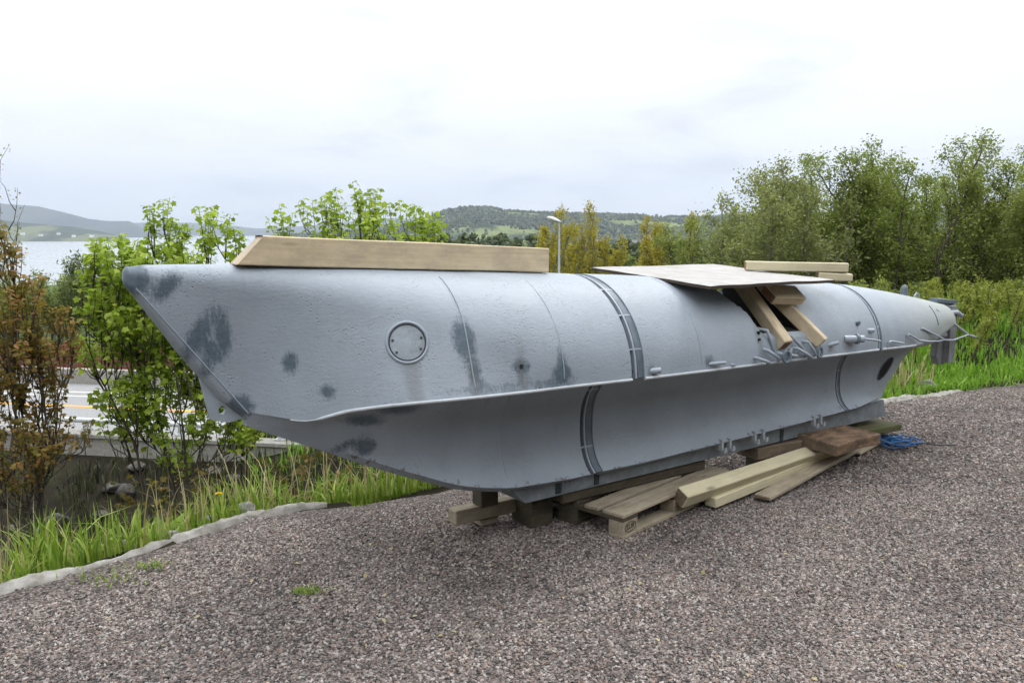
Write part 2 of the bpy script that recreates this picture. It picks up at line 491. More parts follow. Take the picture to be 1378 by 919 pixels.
ff = N(t, 'ShaderNodeMapRange'); ff.inputs['From Min'].default_value = 25; ff.inputs['From Max'].default_value = 70
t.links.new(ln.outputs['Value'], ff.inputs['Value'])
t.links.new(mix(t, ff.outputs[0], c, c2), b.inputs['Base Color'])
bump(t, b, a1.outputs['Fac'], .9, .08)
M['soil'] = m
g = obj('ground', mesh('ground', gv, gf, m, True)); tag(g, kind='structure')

# gravel yard: a sheet with gentle undulation, its stones scattered as real geometry
m, t, b = pmat('gravel', (.2, .18, .17), .9, spec=.2)
v1 = tex(t, 'ShaderNodeTexVoronoi', scale=85.0)
stone_cols = [(0, (0.054, 0.052, 0.051)), (0.16, (0.098, 0.091, 0.086)), (0.34, (0.187, 0.156, 0.139)), (0.5, (0.245, 0.181, 0.153)), (0.66, (0.159, 0.15, 0.143)), (0.84, (0.3, 0.264, 0.243)), (1, (0.413, 0.384, 0.358))]
sx = N(t, 'ShaderNodeSeparateColor'); t.links.new(v1.outputs['Color'], sx.inputs[0])
c = ramp(t, sx.outputs[0], stone_cols)
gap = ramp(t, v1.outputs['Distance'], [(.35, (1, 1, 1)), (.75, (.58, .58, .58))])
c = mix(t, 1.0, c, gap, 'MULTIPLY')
pn = tex(t, 'ShaderNodeTexNoise', scale=1.3, Detail=5.0)
c = mix(t, 1.0, c, ramp(t, pn.outputs['Fac'], [(.3, (.72, .72, .72)), (.65, (1, 1, 1))]), 'MULTIPLY')
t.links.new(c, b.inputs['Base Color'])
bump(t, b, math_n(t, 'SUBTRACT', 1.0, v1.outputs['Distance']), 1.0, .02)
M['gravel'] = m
def gravel_z(x, y):
    t_, f_ = site(x, y)
    return .022 * noise.noise((x * .8, y * .8, 5)) + .010 * noise.noise((x * 2.6, y * 2.6, 9)) - .012
gt = np.concatenate([np.linspace(-14, -4, 21), np.linspace(-3.8, 9, 129), np.linspace(9.3, 18, 25)])
gn = np.concatenate([np.linspace(0, 5, 76), np.linspace(5.2, 10, 20)])
vv = []; fc = []
for i, t_ in enumerate(gt):
    for j, d in enumerate(gn):
        wob = .05 * noise.noise((t_ * 2.1, 3, 1)) + .025 * noise.noise((t_ * 6, 1, 7))
        p = O + U * t_ + F * (edge(t_) + wob - d)
        z = gravel_z(*p) * min(1, d / .3)
        if d == 0: z = -.06
        elif d < .1: z -= .006
        vv.append((p[0], p[1], z))
nn = len(gn)
for i in range(len(gt) - 1):
    for j in range(nn - 1):
        fc.append((i * nn + j, i * nn + j + 1, (i + 1) * nn + j + 1, (i + 1) * nn + j))
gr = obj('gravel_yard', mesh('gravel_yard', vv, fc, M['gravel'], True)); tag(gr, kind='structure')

# loose stones on the gravel
m, t, b = pmat('gravel_stone', (.2, .18, .17), .85, spec=.25)
at = N(t, 'ShaderNodeAttribute', attribute_name='tone'); at.attribute_type = 'INSTANCER'
c = ramp(t, at.outputs['Fac'], stone_cols)
gp = N(t, 'ShaderNodeNewGeometry')
fn = N(t, 'ShaderNodeTexNoise'); fn.inputs['Scale'].default_value = 1.5; fn.inputs['Detail'].default_value = 6; fn.inputs['Roughness'].default_value = .65
t.links.new(gp.outputs['Position'], fn.inputs['Vector'])
c = mix(t, 1.0, c, ramp(t, fn.outputs['Fac'], [(.32, (.70, .70, .71)), (.5, (.94, .94, .94)), (.68, (1.1, 1.08, 1.06))]), 'MULTIPLY')
t.links.new(c, b.inputs['Base Color'])
M['stone'] = m

def stones(name, poly_fn, dens, size, seed):
    ng = bpy.data.node_groups.new(name, 'GeometryNodeTree')
    ng.interface.new_socket('Geometry', in_out='INPUT', socket_type='NodeSocketGeometry')
    ng.interface.new_socket('Geometry', in_out='OUTPUT', socket_type='NodeSocketGeometry')
    gi = N(ng, 'NodeGroupInput'); go = N(ng, 'NodeGroupOutput')
    dp = N(ng, 'GeometryNodeDistributePointsOnFaces')
    dp.inputs['Density'].default_value = dens; dp.inputs['Seed'].default_value = seed
    ico = N(ng, 'GeometryNodeMeshIcoSphere'); ico.inputs['Radius'].default_value = 1.0; ico.inputs['Subdivisions'].default_value = 2
    sp = N(ng, 'GeometryNodeSetPosition')
    nz = N(ng, 'ShaderNodeTexNoise'); nz.inputs['Scale'].default_value = 1.1; nz.inputs['Detail'].default_value = 1.0
    sb = N(ng, 'ShaderNodeVectorMath', operation='SUBTRACT'); sb.inputs[1].default_value = (.5, .5, .5)
    sc_ = N(ng, 'ShaderNodeVectorMath', operation='SCALE'); sc_.inputs['Scale'].default_value = 1.5
    ng.links.new(nz.outputs['Color'], sb.inputs[0]); ng.links.new(sb.outputs[0], sc_.inputs[0])
    ng.links.new(ico.outputs[0], sp.inputs['Geometry']); ng.links.new(sc_.outputs[0], sp.inputs['Offset'])
    ip = N(ng, 'GeometryNodeInstanceOnPoints')
    rr = N(ng, 'FunctionNodeRandomValue', data_type='FLOAT_VECTOR')
    rr.inputs[0].default_value = (-.5, -.5, 0); rr.inputs[1].default_value = (.5, .5, 6.283); rr.inputs['Seed'].default_value = seed + 1
    rs = N(ng, 'FunctionNodeRandomValue', data_type='FLOAT_VECTOR')
    rs.inputs[0].default_value = (size * .55, size * .45, size * .3); rs.inputs[1].default_value = (size * 1.35, size * 1.0, size * .72); rs.inputs['Seed'].default_value = seed + 2
    rt = N(ng, 'FunctionNodeRandomValue', data_type='FLOAT'); rt.inputs['Seed'].default_value = seed + 3
    sn = N(ng, 'GeometryNodeStoreNamedAttribute', data_type='FLOAT', domain='INSTANCE'); sn.inputs['Name'].default_value = 'tone'
    sm = N(ng, 'GeometryNodeSetMaterial'); sm.inputs['Material'].default_value = M['stone']
    L = ng.links.new
    dn_ = N(ng, 'ShaderNodeTexNoise'); dn_.inputs['Scale'].default_value = 1.4; dn_.inputs['Detail'].default_value = 5
    pn_ = N(ng, 'GeometryNodeInputPosition'); L(pn_.outputs[0], dn_.inputs['Vector'])
    dm_ = N(ng, 'ShaderNodeMapRange'); dm_.inputs['From Min'].default_value = .36; dm_.inputs['From Max'].default_value = .56
    dm_.inputs['To Min'].default_value = dens * .45; dm_.inputs['To Max'].default_value = dens * 1.1
    L(dn_.outputs[0], dm_.inputs['Value']); L(dm_.outputs[0], dp.inputs['Density'])
    L(gi.outputs[0], dp.inputs['Mesh']); L(sp.outputs[0], sm.inputs['Geometry'])
    L(dp.outputs['Points'], ip.inputs['Points']); L(sm.outputs[0], ip.inputs['Instance'])
    L(rr.outputs[0], ip.inputs['Rotation']); L(rs.outputs[0], ip.inputs['Scale'])
    L(ip.outputs[0], sn.inputs['Geometry'])
    for o_ in rt.outputs:
        if o_.enabled: L(o_, sn.inputs['Value']); break
    L(sn.outputs[0], go.inputs[0])
    vs_, fs_ = poly_fn()
    o = obj(name, mesh(name, vs_, fs_, M['stone']))
    mod = o.modifiers.new('scatter', 'NODES'); mod.node_group = ng
    return o
def cells(y0, y1, k):
    """quads of the yard between view depths y0 and y1, short of its rim"""
    def f():
        vs_ = []; fs_ = []; st = .16
        for i in range(int((y1 - y0) / st)):
            for j in range(-60, 90):
                X = j * st; Y = y0 + i * st
                if X < -k * Y - 1.3 or X > k * Y + 1.3: continue
                t_, f_ = site(X + st / 2, Y + st / 2)
                if f_ > edge(t_) - .12: continue
                n = len(vs_)
                for a, b_ in ((0, 0), (st, 0), (st, st), (0, st)):
                    vs_.append((X + a, Y + b_, gravel_z(X + a, Y + b_) + .001))
                fs_.append((n, n + 1, n + 2, n + 3))
        return vs_, fs_
    return f
o = stones('gravel_stones', cells(2.2, 5.4, .62), 8200, .0088, 11)
tag(o, 'loose grey and pinkish gravel stones in the foreground', 'gravel', kind='stuff')
o = stones('gravel_stones', cells(5.4, 10.2, .66), 2600, .0115, 23)
tag(o, 'loose grey and pinkish gravel stones beyond the boat', 'gravel', kind='stuff')

# ------------------------------------------------------------------ sea, far land, hills
m, t, b = pmat('fjord_water', (.30, .34, .37), .22, spec=.5)
wn = tex(t, 'ShaderNodeTexNoise', scale=.05, stretch=(1, .35, 1), Detail=5.0)
bump(t, b, wn.outputs['Fac'], .35, 1.5)
sea_o = obj('sea', mesh('sea', [(-10500, 250, -34), (7000, 250, -34), (7000, 10500, -34), (-10500, 10500, -34)], [(0, 1, 2, 3)], m))
tag(sea_o, kind='structure')

def ridge(name, az0, az1, d0, d1, prof, base, mat, na_=160, nd=26, amp=.12, nscale=1.0, seed=0, kind='structure'):
    """land between two distances; prof: (azimuth px, ridge height in px above the horizon)"""
    px = np.array([p[0] for p in prof], float); ph = np.array([p[1] for p in prof], float)
    vv = []; fc = []
    dm = d0 + (d1 - d0) * .6
    for i in range(nd):
        d = d0 + (d1 - d0) * i / (nd - 1)
        for j in range(na_):
            p = az0 + (az1 - az0) * j / (na_ - 1)
            X = (p - 689) / 1105 * d
            top = 1.7 + np.interp(p, px, ph) / 1105 * dm
            k = (d - d0) / (dm - d0) if d < dm else 1 - .5 * (d - dm) / (d1 - dm)
            k = k * k * (3 - 2 * k)
            nv = noise.fractal((X / 420 * nscale + seed, d / 420 * nscale, seed), 1.0, 2.0, 4)
            z = base + (top - base) * k + nv * amp * (top - base) * (1 - abs(2 * k - 1) * .6)
            vv.append((X, d, z))
    for i in range(nd - 1):
        for j in range(na_ - 1):
            fc.append((i * na_ + j, i * na_ + j + 1, (i + 1) * na_ + j + 1, (i + 1) * na_ + j))
    o = obj(name, mesh(name, vv, fc, mat, True)); tag(o, kind=kind)
    return o, vv

def land_mat(name, forest, field, scale, lo=.5, hi=.58):
    m, t, b = pmat(name, forest, .95, spec=.05)
    a = tex(t, 'ShaderNodeTexNoise', scale=scale, stretch=(1, .5, 1), Detail=5.0, Roughness=.6)
    d = tex(t, 'ShaderNodeTexNoise', scale=scale * 14, Detail=6.0, Roughness=.7)
    fo = ramp(t, d.outputs['Fac'], [(.35, tuple(x * .55 for x in forest)), (.65, tuple(x * 1.5 for x in forest))])
    c = mix(t, ramp(t, a.outputs['Fac'], [(lo, (0, 0, 0)), (hi, (1, 1, 1))]), fo, field)
    t.links.new(c, b.inputs['Base Color'])
    bump(t, b, d.outputs['Fac'], 1.0, 12)
    return m
M['far_land'] = land_mat('far_mountain', (.045, .055, .05), (.07, .08, .06), .0012)
M['hill_land'] = land_mat('forest_hill', (.035, .055, .028), (.20, .24, .09), .0040, .50, .57)
M['shore_land'] = land_mat('far_shore', (.05, .07, .04), (.17, .19, .09), .006, .48, .56)

ridge('far_mountains', -500, 1100, 7200, 9800, [(-500, 70), (-200, 60), (0, 40), (60, 26), (160, 10), (210, 13), (290, 11), (350, 4), (420, 8), (520, 18), (700, 14), (1100, 6)], -40, M['far_land'], nscale=.08, seed=3, amp=.05)
ridge('blue_mountain', -600, 260, 5000, 6900, [(-600, 62), (-200, 52), (-60, 40), (20, 36), (60, 33), (95, 25), (125, 17), (150, 14), (180, 14), (200, 3), (230, -3), (260, -5)], -40, M['far_land'], nscale=.12, seed=8, amp=.06)
ridge('far_shore', -600, 175, 3000, 3900, [(-600, 26), (-200, 22), (0, 17), (40, 12), (90, 8), (130, 3), (160, -4), (175, -9)], -36, M['shore_land'], nscale=.5, seed=5, amp=.12)
hill_o, hv = ridge('forest_hill', 380, 1500, 1500, 3100, [(380, -6), (460, -2), (520, 4), (560, 12), (600, 26), (625, 30), (655, 31), (680, 26), (720, 24), (800, 22), (870, 20), (940, 18), (1050, 20), (1200, 26), (1500, 20)], -30, M['hill_land'], nscale=1.1, seed=1, na_=220, nd=40, amp=.06)
ridge('low_land', 420, 1500, 330, 1500, [(420, -22), (560, -12), (700, -10), (900, -12), (1500, -14)], -22, M['hill_land'], nscale=4, seed=21, na_=120, nd=24, amp=.15)

# tree canopies covering the hill: one mass, far too many to count
def canopy(name, mat, spots, label, seed):
    rng = np.random.default_rng(seed)
    phi = (1 + 5 ** .5) / 2
    iv = np.array([(-1, phi, 0), (1, phi, 0), (-1, -phi, 0), (1, -phi, 0), (0, -1, phi), (0, 1, phi), (0, -1, -phi), (0, 1, -phi), (phi, 0, -1), (phi, 0, 1), (-phi, 0, -1), (-phi, 0, 1)])
    iv /= np.linalg.norm(iv[0])
    fi = np.array([(0, 11, 5), (0, 5, 1), (0, 1, 7), (0, 7, 10), (0, 10, 11), (1, 5, 9), (5, 11, 4), (11, 10, 2), (10, 7, 6), (7, 1, 8), (3, 9, 4), (3, 4, 2), (3, 2, 6), (3, 6, 8), (3, 8, 9), (4, 9, 5), (2, 4, 11), (6, 2, 10), (8, 6, 7), (9, 8, 1)])
    n = len(spots); sp_ = np.array(spots)
    s = sp_[:, 3:4] * np.stack([rng.uniform(.7, 1.2, n), rng.uniform(.7, 1.2, n), rng.uniform(.8, 1.6, n)], 1)
    vv = iv[None] * s[:, None, :] * rng.uniform(.75, 1.25, (n, 12, 1)) + sp_[:, None, :3]
    ff_ = fi[None] + (np.arange(n) * 12)[:, None, None]
    me = mesh(name, vv.reshape(-1, 3), ff_.reshape(-1, 3), mat)
    a = me.attributes.new('rnd', 'FLOAT', 'POINT')
    a.data.foreach_set('value', np.repeat(rng.random(n), 12).astype(np.float32))
    o = obj(name, me); tag(o, label, 'woodland', kind='stuff')
    return o
M['canopy'] = leaf_mat('far_canopy', (.02, .035, .018), (.045, .065, .025), (.11, .14, .045), .1)
rng = random.Random(5)
spots = []
for k in range(30000):
    v = rng.choice(hv)
    if v[1] > 2750: continue
    f_ = noise.noise((v[0] / 260, v[1] / 150, 7.7))
    if f_ > .08 and rng.random() > .05: continue
    sz = rng.uniform(2.6, 5.2)
    spots.append((v[0] + rng.uniform(-14, 14), v[1] + rng.uniform(-20, 20), v[2] + sz * .5, sz))
canopy('hill_woodland', M['canopy'], spots, 'dark mixed woodland covering the distant hill', 4)

# a nearer wood of round crowns in front of the hill, built of leaf tufts
M['near_wood'] = leaf_mat('near_wood_leaf', (.028, .045, .014), (.06, .085, .028), (.12, .15, .05), .2)
spots = []
for k in range(330):
    d = rng.uniform(130, 330); p = rng.uniform(430, 1500)
    X = (p - 689) / 1105 * d
    h_ = rng.uniform(.75, 1.0)
    top = 1.7 + (rng.uniform(-14, 2) - (10 if p > 735 else 0) - (6 if p < 600 else 0)) / 1105 * d
    zb = terrain_z(X, d)
    hh = max(3.0, top - zb)
    rad = rng.uniform(1.6, 3.2)
    for q in range(60):
        a = rng.uniform(0, 6.283); r_ = rad * math.sqrt(rng.random()); zz = rng.uniform(0.15, 1) 
        rr = r_ * math.sqrt(max(0.05, 1 - (max(0, zz - .45) / .55) ** 2))
        spots.append((X + rr * math.cos(a), d + rr * math.sin(a), zb + hh * zz - .4, rng.uniform(.35, .75)))
canopy('distant_wood', M['near_wood'], spots, 'dense dark green wood between the yard and the hill', 6)

# ------------------------------------------------------------------ road below the bank
WD = Vector((1, -.18, 0)).normalized(); WN = Vector((.18, 1, 0)).normalized()
W0 = Vector((-10.3, 17.9, 0))
WA = math.atan2(WD.y, WD.x)
def strip(name, q0, q1, z, mat, a0=-30, a1=26, seg=28, parent=None):
    vv = []; fc = []
    for i in range(seg + 1):
        a = a0 + (a1 - a0) * i / seg
        for q in (q0, q1):
            p = W0 + WD * a + WN * q
            vv.append((p.x, p.y, z))
    for i in range(seg): fc.append((2 * i, 2 * i + 2, 2 * i + 3, 2 * i + 1))
    o = obj(name, mesh(name, vv, fc, mat), parent)
    return o
road = strip('road', .2, 6.58, -2.98, M['asphalt']); tag(road, kind='structure')
for q0, q1, mt in ((1.9, 2.02, 'paint_white'), (3.5, 3.66, 'paint_orange'), (4.75, 4.87, 'paint_white'), (5.3, 5.42, 'paint_white')):
    s_ = strip('road_marking', q0, q1, -2.975, M[mt], parent=road)
def long_box(name, a0, a1, q0, q1, z0, z1, mat, parent=None, bev=.015):
    me = bevel_box(name, (a1 - a0, q1 - q0, z1 - z0), mat, bev, ((a0 + a1) / 2, (q0 + q1) / 2, (z0 + z1) / 2))
    o = obj(name, me, parent)
    return o
wl = empty('concrete_wall', W0, WA); tag(wl, 'pale concrete retaining wall beside the road below the bank', 'wall')
for i in range(9):
    a = -30 + i * 6.2
    long_box('panel', a, a + 6.18, -.2, .1, -3.35, -2.76, M['concrete'], wl)
    long_box('coping', a, a + 6.19, -.26, .14, -2.757, -2.66, M['concrete'], wl)
kb = empty('concrete_barrier', W0, WA); tag(kb, 'light concrete barrier on the far side of the road', 'barrier')
for i in range(14):
    a = -30 + i * 4.02
    long_box('panel', a, a + 4.0, 6.6, 6.85, -3.05, -2.53, M['concrete'], kb)
gr_ = empty('guard_rail', W0, WA); tag(gr_, 'round galvanised guard rail on short posts above the concrete wall', 'guard rail')
mb = MB(); mb.tube([(-30 + k * 4, .0, -2.42) for k in range(15)], .06, 10); mb.build('rail', M['galv'], gr_, True)
for i in range(24):
    a = -29 + i * 2.3
    mb = MB(); mb.box((a - .05, -.04, -2.655), (a + .05, .04, -2.46)); mb.box((a - .12, -.08, -2.655), (a + .12, .08, -2.63)); mb.build('post', M['galv'], gr_)
rf = empty('board_fence', W0, WA); tag(rf, 'red brown horizontal board fence beyond the road', 'fence')
for i in range(20):
    a = -30 + i * 3
    long_box('post', a - .07, a + .07, 8.05, 8.2, -3.25, -1.9, M['red_fence'], rf)
    for k in range(4):
        z = -2.80 + k * .21
        long_box('board', a + .01, a + 2.99, 7.98, 8.02, z, z + .17, M['red_fence'], rf, .004)

# lamp post on the lower ground
LX, LY = (752 - 689) / 1105 * 42, 42.0
lz = terrain_z(LX, LY)
lp = empty('street_lamp', (LX, LY, lz)); tag(lp, 'slim grey street lamp with white oval head behind the boat', 'street lamp')
top = 1.7 + (312 - 300) / 1105 * 42 - lz
mb = MB(); mb.tube([(0, 0, 0), (0, 0, 1.2), (0, 0, 1.25), (0, 0, top - .1), (-.03, 0, top)], [.09, .09, .07, .05, .05], 10); mb.build('pole', M['galv'], lp, True)
mb = MB()
for (x, z, ry, rz) in ():
    pass
prof = [(0.10, .03), (.02, .07), (-.15, .13), (-.38, .15), (-.55, .10), (-.62, .03)]
rings = []
for x, r_ in prof:
    rings.append([(x, r_ * 1.2 * math.cos(a), top + .06 - x * .33 + r_ * .85 * math.sin(a)) for a in np.linspace(0, 2 * math.pi, 13)[:-1]])
vv = [p for r_ in rings for p in r_]; fc = []
for i in range(len(rings) - 1):
    for k in range(12):
        fc.append((i * 12 + k, i * 12 + (k + 1) % 12, (i + 1) * 12 + (k + 1) % 12, (i + 1) * 12 + k))
fc += [tuple(range(11, -1, -1)), tuple(range(60, 72))]
mb.add(vv, fc); mb.build('lamp_head', M['lamp_head'], lp, True, 60)

# houses far off
def house(px, py, d, wdt, dep, hgt, wall, label, rz=0.0, group=None, windows=True):
    X = (px - 689) / 1105 * d; z = 1.7 + (312 - py) / 1105 * d
    h = empty('house', (X, d, z), rz); tag(h, label, 'house', group)
    mb = MB(); mb.box((-wdt / 2, -dep / 2, -3), (wdt / 2, dep / 2, hgt)); 
    rh = dep * .32
    mb.add([(-wdt / 2, -dep / 2, hgt), (-wdt / 2, dep / 2, hgt), (-wdt / 2, 0, hgt + rh), (wdt / 2, -dep / 2, hgt), (wdt / 2, dep / 2, hgt), (wdt / 2, 0, hgt + rh)], [(0, 2, 1), (3, 4, 5)])
    mb.build('wall', wall, h)
    mb = MB(); e_ = .4
    for s in (-1, 1):
        mb.add([(-wdt / 2 - e_, s * (dep / 2 + e_), hgt - .2), (wdt / 2 + e_, s * (dep / 2 + e_), hgt - .2), (wdt / 2 + e_, 0, hgt + rh + .05), (-wdt / 2 - e_, 0, hgt + rh + .05),
                (-wdt / 2 - e_, s * (dep / 2 + e_), hgt + .05), (wdt / 2 + e_, s * (dep / 2 + e_), hgt + .05), (wdt / 2 + e_, 0, hgt + rh + .3), (-wdt / 2 - e_, 0, hgt + rh + .3)],
               [(0, 1, 2, 3), (4, 5, 6, 7), (0, 1, 5, 4), (0, 3, 7, 4), (1, 2, 6, 5)])
    mb.build('roof', M['roof_dark'], h)
    if windows:
        for k in range(3):
            x = -wdt / 2 + wdt * (k + .5) / 3
            mb = MB(); mb.box((x - .6, -dep / 2 - .05, hgt * .35), (x + .6, -dep / 2 - .01, hgt * .8)); mb.build('window', M['window'], h)
    return h
house(793, 344, 170, 4.2, 3.4, 2.0, M['house_white'], 'white gabled house among yellow willows behind the boat', .5)
house(876, 331, 330, 7.5, 5, 2.4, M['house_white'], 'large white house left of the green grove in the distance', .3)
house(858, 333, 320, 4.5, 4, 1.4, M['house_red'], 'low red house beside the large white house', -.2)
for i, (px, py, d) in enumerate(((36, 315, 3120), (60, 317, 3100), (84, 315, 3180), (104, 318, 3080), (128, 318, 3060))):
    house(px, py, d, 13, 9, 5, M['house_white'], 'tiny white house on the far shore of the fjord', .2 * i, 'white houses on the far shore', False)

# ------------------------------------------------------------------ the midget submarine
sub = empty('midget_submarine', (O[0], O[1], 0), ANG)
tag(sub, 'blue grey midget submarine hull resting on pallets and timbers', 'submarine')

def I(t, xs, ys): return float(np.interp(t, xs, ys))
def smoothI(t, xs, ys):
    # cubic Hermite (monotone-ish) interpolation
    xs = np.array(xs, float); ys = np.array(ys, float)
    if t <= xs[0]: return float(ys[0])
    if t >= xs[-1]: return float(ys[-1])
    d = np.diff(ys) / np.diff(xs)
    m_ = np.empty(len(xs)); m_[0] = d[0]; m_[-1] = d[-1]
    for i in range(1, len(xs) - 1):
        m_[i] = 0 if d[i - 1] * d[i] <= 0 else 2 * d[i - 1] * d[i] / (d[i - 1] + d[i])
    i = int(np.searchsorted(xs, t) - 1)
    h = xs[i + 1] - xs[i]; k = (t - xs[i]) / h
    return float((2 * k**3 - 3 * k**2 + 1) * ys[i] + (k**3 - 2 * k**2 + k) * h * m_[i] + (-2 * k**3 + 3 * k**2) * ys[i + 1] + (k**3 - k**2) * h * m_[i + 1])

T_TIP, T_FOOT, T_WEB, T_END = -1.86, -1.42, 3.75, 4.62
TOP = ([-1.9, -1.86, -1.80, -1.4, -.6, .5, 1.5, 3.0, 3.75, 4.62], [1.54, 1.558, 1.566, 1.556, 1.517, 1.462, 1.405, 1.317, 1.225, 1.083])
APEX = ([-1.9, -1.8, -1.4, -1.1, -.85, -.62, -.35, -.1, .5, 3, 4.62], [.04, .055, .10, .17, .27, .37, .47, .53, .54, .46, .17])
CH_B = ([-1.42, -1.316, -1.205, -1.033, -.85, -.64, -.35, -.11, .5, 1.7, 3.0, 3.75, 4.2, 4.62], [.055, .105, .17, .275, .375, .46, .51, .527, .53, .505, .433, .34, .26, .165])
CH_W = ([-1.42, -1.316, -1.205, -1.033, -.85, -.64, -.35, -.11, .5, 1.7, 3.0, 3.75, 4.62], [.905, .880, .860, .903, .925, .935, .937, .936, .924, .90, .864, .836, .925])
LIP_B = ([-1.42, -1.1, -.66, -.3, 0, .5, 3.0, 3.75], [.04, .09, .165, .205, .213, .213, .205, .195])
LIP_W = ([-1.42, -1.1, -.66, -.3, 0, .5, 3.0, 3.75], [.872, .72, .52, .39, .345, .329, .376, .42])
CONC = ([-1.42, -1.1, -.66, -.25, 0, 3.1, 3.45, 3.75], [0, .12, .55, .92, 1, 1, .62, .25])
STEM = lambda t: I(t, [-1.9, T_TIP, T_FOOT], [1.50, 1.485, .900])
NU, NL = 22, 18

def upper(t):
    wt = smoothI(t, *TOP)
    if t < T_FOOT: b, wc = I(t, [-1.9, T_TIP, T_FOOT], [.04, .048, .055]), min(STEM(t), wt - .03)
    else: b, wc = smoothI(t, *CH_B), smoothI(t, *CH_W)
    h = wt - wc
    r = min(smoothI(t, *APEX), .998 * (b * b + h * h) / (2 * h))
    cz = wt - r
    d = math.hypot(b, wc - cz)
    # tangent from the chine point to the apex circle
    al = math.atan2(b, wc - cz)                      # angle from +z of the chine point
    be = math.acos(min(1, r / d))
    a1 = al - be
    pts = [(r * math.sin(a1 * k / 60), cz + r * math.cos(a1 * k / 60)) for k in range(61)]
    pts += [(pts[60][0] + (b - pts[60][0]) * k / 30, pts[60][1] + (wc - pts[60][1]) * k / 30) for k in range(1, 31)]
    P = np.array(pts)
    L = np.concatenate([[0], np.cumsum(np.hypot(*np.diff(P, axis=0).T))])
    q = np.linspace(0, L[-1], NU)
    return np.stack([np.interp(q, L, P[:, 0]), np.interp(q, L, P[:, 1])], 1)

def lower(t):
    """chine to lip (the torpedo recess), then under to the centre line"""
    if t < T_FOOT:
        wt = smoothI(t, *TOP)
        b, wc = I(t, [-1.9, T_TIP, T_FOOT], [.04, .048, .055]), min(STEM(t), wt - .03)
        bl_ = I(t, [T_TIP, -1.7, -1.5], [.035, .075, .085]) * (1 - float(np.clip((t - T_FOOT + .12) / .12, 0, 1)) * .55)
        return np.array([(b * math.cos(math.pi / 2 * k / (NL + 2)), wc - bl_ * math.sin(math.pi / 2 * k / (NL + 2))) for k in range(1, NL + 3)])
    b, wc = smoothI(t, *CH_B), smoothI(t, *CH_W)
    bl, wl_ = smoothI(t, *LIP_B), smoothI(t, *LIP_W)
    k_ = I(t, *CONC)
    cx, cz = b - .115, (wc + wl_) / 2 - .01
    rt = max(.05, cx - .112)
    aC = math.atan2(wc - cz, b - cx); rC = math.hypot(wc - cz, b - cx)
    aL = math.atan2(wl_ - cz, bl - cx) % (2 * math.pi); rL = math.hypot(wl_ - cz, bl - cx)
    out_ = []
    for i in range(1, NL + 1):
        f = i / NL
        a = aC + (aL - aC) * f
        if a < math.pi:
            u = (a - aC) / (math.pi - aC); u = u * u * (3 - 2 * u); r = rC + (rt - rC) * u
        else:
            u = (a - math.pi) / max(1e-4, aL - math.pi); u = u * u * (3 - 2 * u); r = rt + (rL - rt) * u
        px, pz = cx + r * math.cos(a), cz + r * math.sin(a)
        sx_, sz_ = b + (bl - b) * f, wc + (wl_ - wc) * f
        out_.append((sx_ + (px - sx_) * k_, sz_ + (pz - sz_) * k_))
    out_.append((bl * .72, wl_ - .034))
    out_.append((0.0, wl_ - .040))
    return np.array(out_)

def loop(t, inset=0.0, slant=0.0):
    """closed section loop as 3-D points, near side first; local y is away from the camera"""
    up_, lo_ = upper(t), lower(t)
    half = np.vstack([up_, lo_])                       # top centre ... bottom centre
    if inset:
        d = np.gradient(half, axis=0)
        nrm = np.stack([-d[:, 1], d[:, 0]], 1); nrm /= np.linalg.norm(nrm, axis=1)[:, None] + 1e-9
        half2 = half - nrm * inset
        half2[0] = (0, half[0][1] - inset); half2[-1] = (0, half[-1][1] + inset)
        half2[:, 0] = np.maximum(half2[:, 0], 0)
        half = half2
    g_ = np.zeros(len(half)); g_[NU:] = np.clip(np.arange(1, NL + 3) / NL, 0, 1)
    x = t - slant * g_
    near = np.stack([x, -half[:, 0], half[:, 1]], 1)
    far = np.stack([x, half[:, 0], half[:, 1]], 1)[1:-1][::-1]
    return np.vstack([near, far])

# touch-up patches: (t, z, half length, half height, rotation) on the near side, in the side plane
def loft(loops, cap0=True, cap1=True):
    n = len(loops[0]); v = np.vstack(loops); f = []
    for i in range(len(loops) - 1):
        for k in range(n):
            a, b = i * n + k, i * n + (k + 1) % n
            f.append((a, b, b + n, a + n))
    if cap0: f.append(tuple(reversed(range(n))))
    if cap1: f.append(tuple(range((len(loops) - 1) * n, len(loops) * n)))
    return v, f
def stations(a, b, st): return list(np.linspace(a, b, max(2, int(round((b - a) / st)) + 1)))

PATCH = [(-1.618, 1.262, .033, .115, .50), (-1.52, 1.262, .030, .095, -.08), (-1.565, 1.19, .035, .055, 0), (-1.25, 1.118, .030, .042, 0),
         (-1.11, .989, .026, .028, 0), (-1.735, 1.475, .032, .07, .75), (-1.85, 1.52, .05, .07, 0), (-1.45, .935, .05, .05, 0), (-1.585, 1.12, .02, .04, .5),
         (-.505, 1.20, .048, .09, 0), (-.48, 1.05, .028, .085, 0), (-.24, 1.058, .040, .036, 0), (-.005, 1.0, .055, .05, 0), (0, 1.06, .022, .05, 0),
         (-.06, .955, .10, .018, 0), (-.33, .962, .16, .012, 0), (-.94, .838, .08, .028, .15), (-.80, .885, .10, .028, .12), (-.90, .686, .045, .042, 0), (-1.0, .70, .07, .018, -.5),
         (.62, .945, .03, .025, 0), (1.08, .965, .03, .03, 0)]
def touch(v):
    x, y, z = v
    if y > .005: return .5
    d = .5
    for (a, b, ra, rb, ro) in PATCH:
        cx_, cz_ = x - a, z - b
        cs, sn_ = math.cos(ro), math.sin(ro)
        u_, w_ = cx_ * cs - cz_ * sn_, cx_ * sn_ + cz_ * cs
        d = min(d, (math.hypot(u_ / ra, w_ / rb) - 1) * min(ra, rb))
    return d
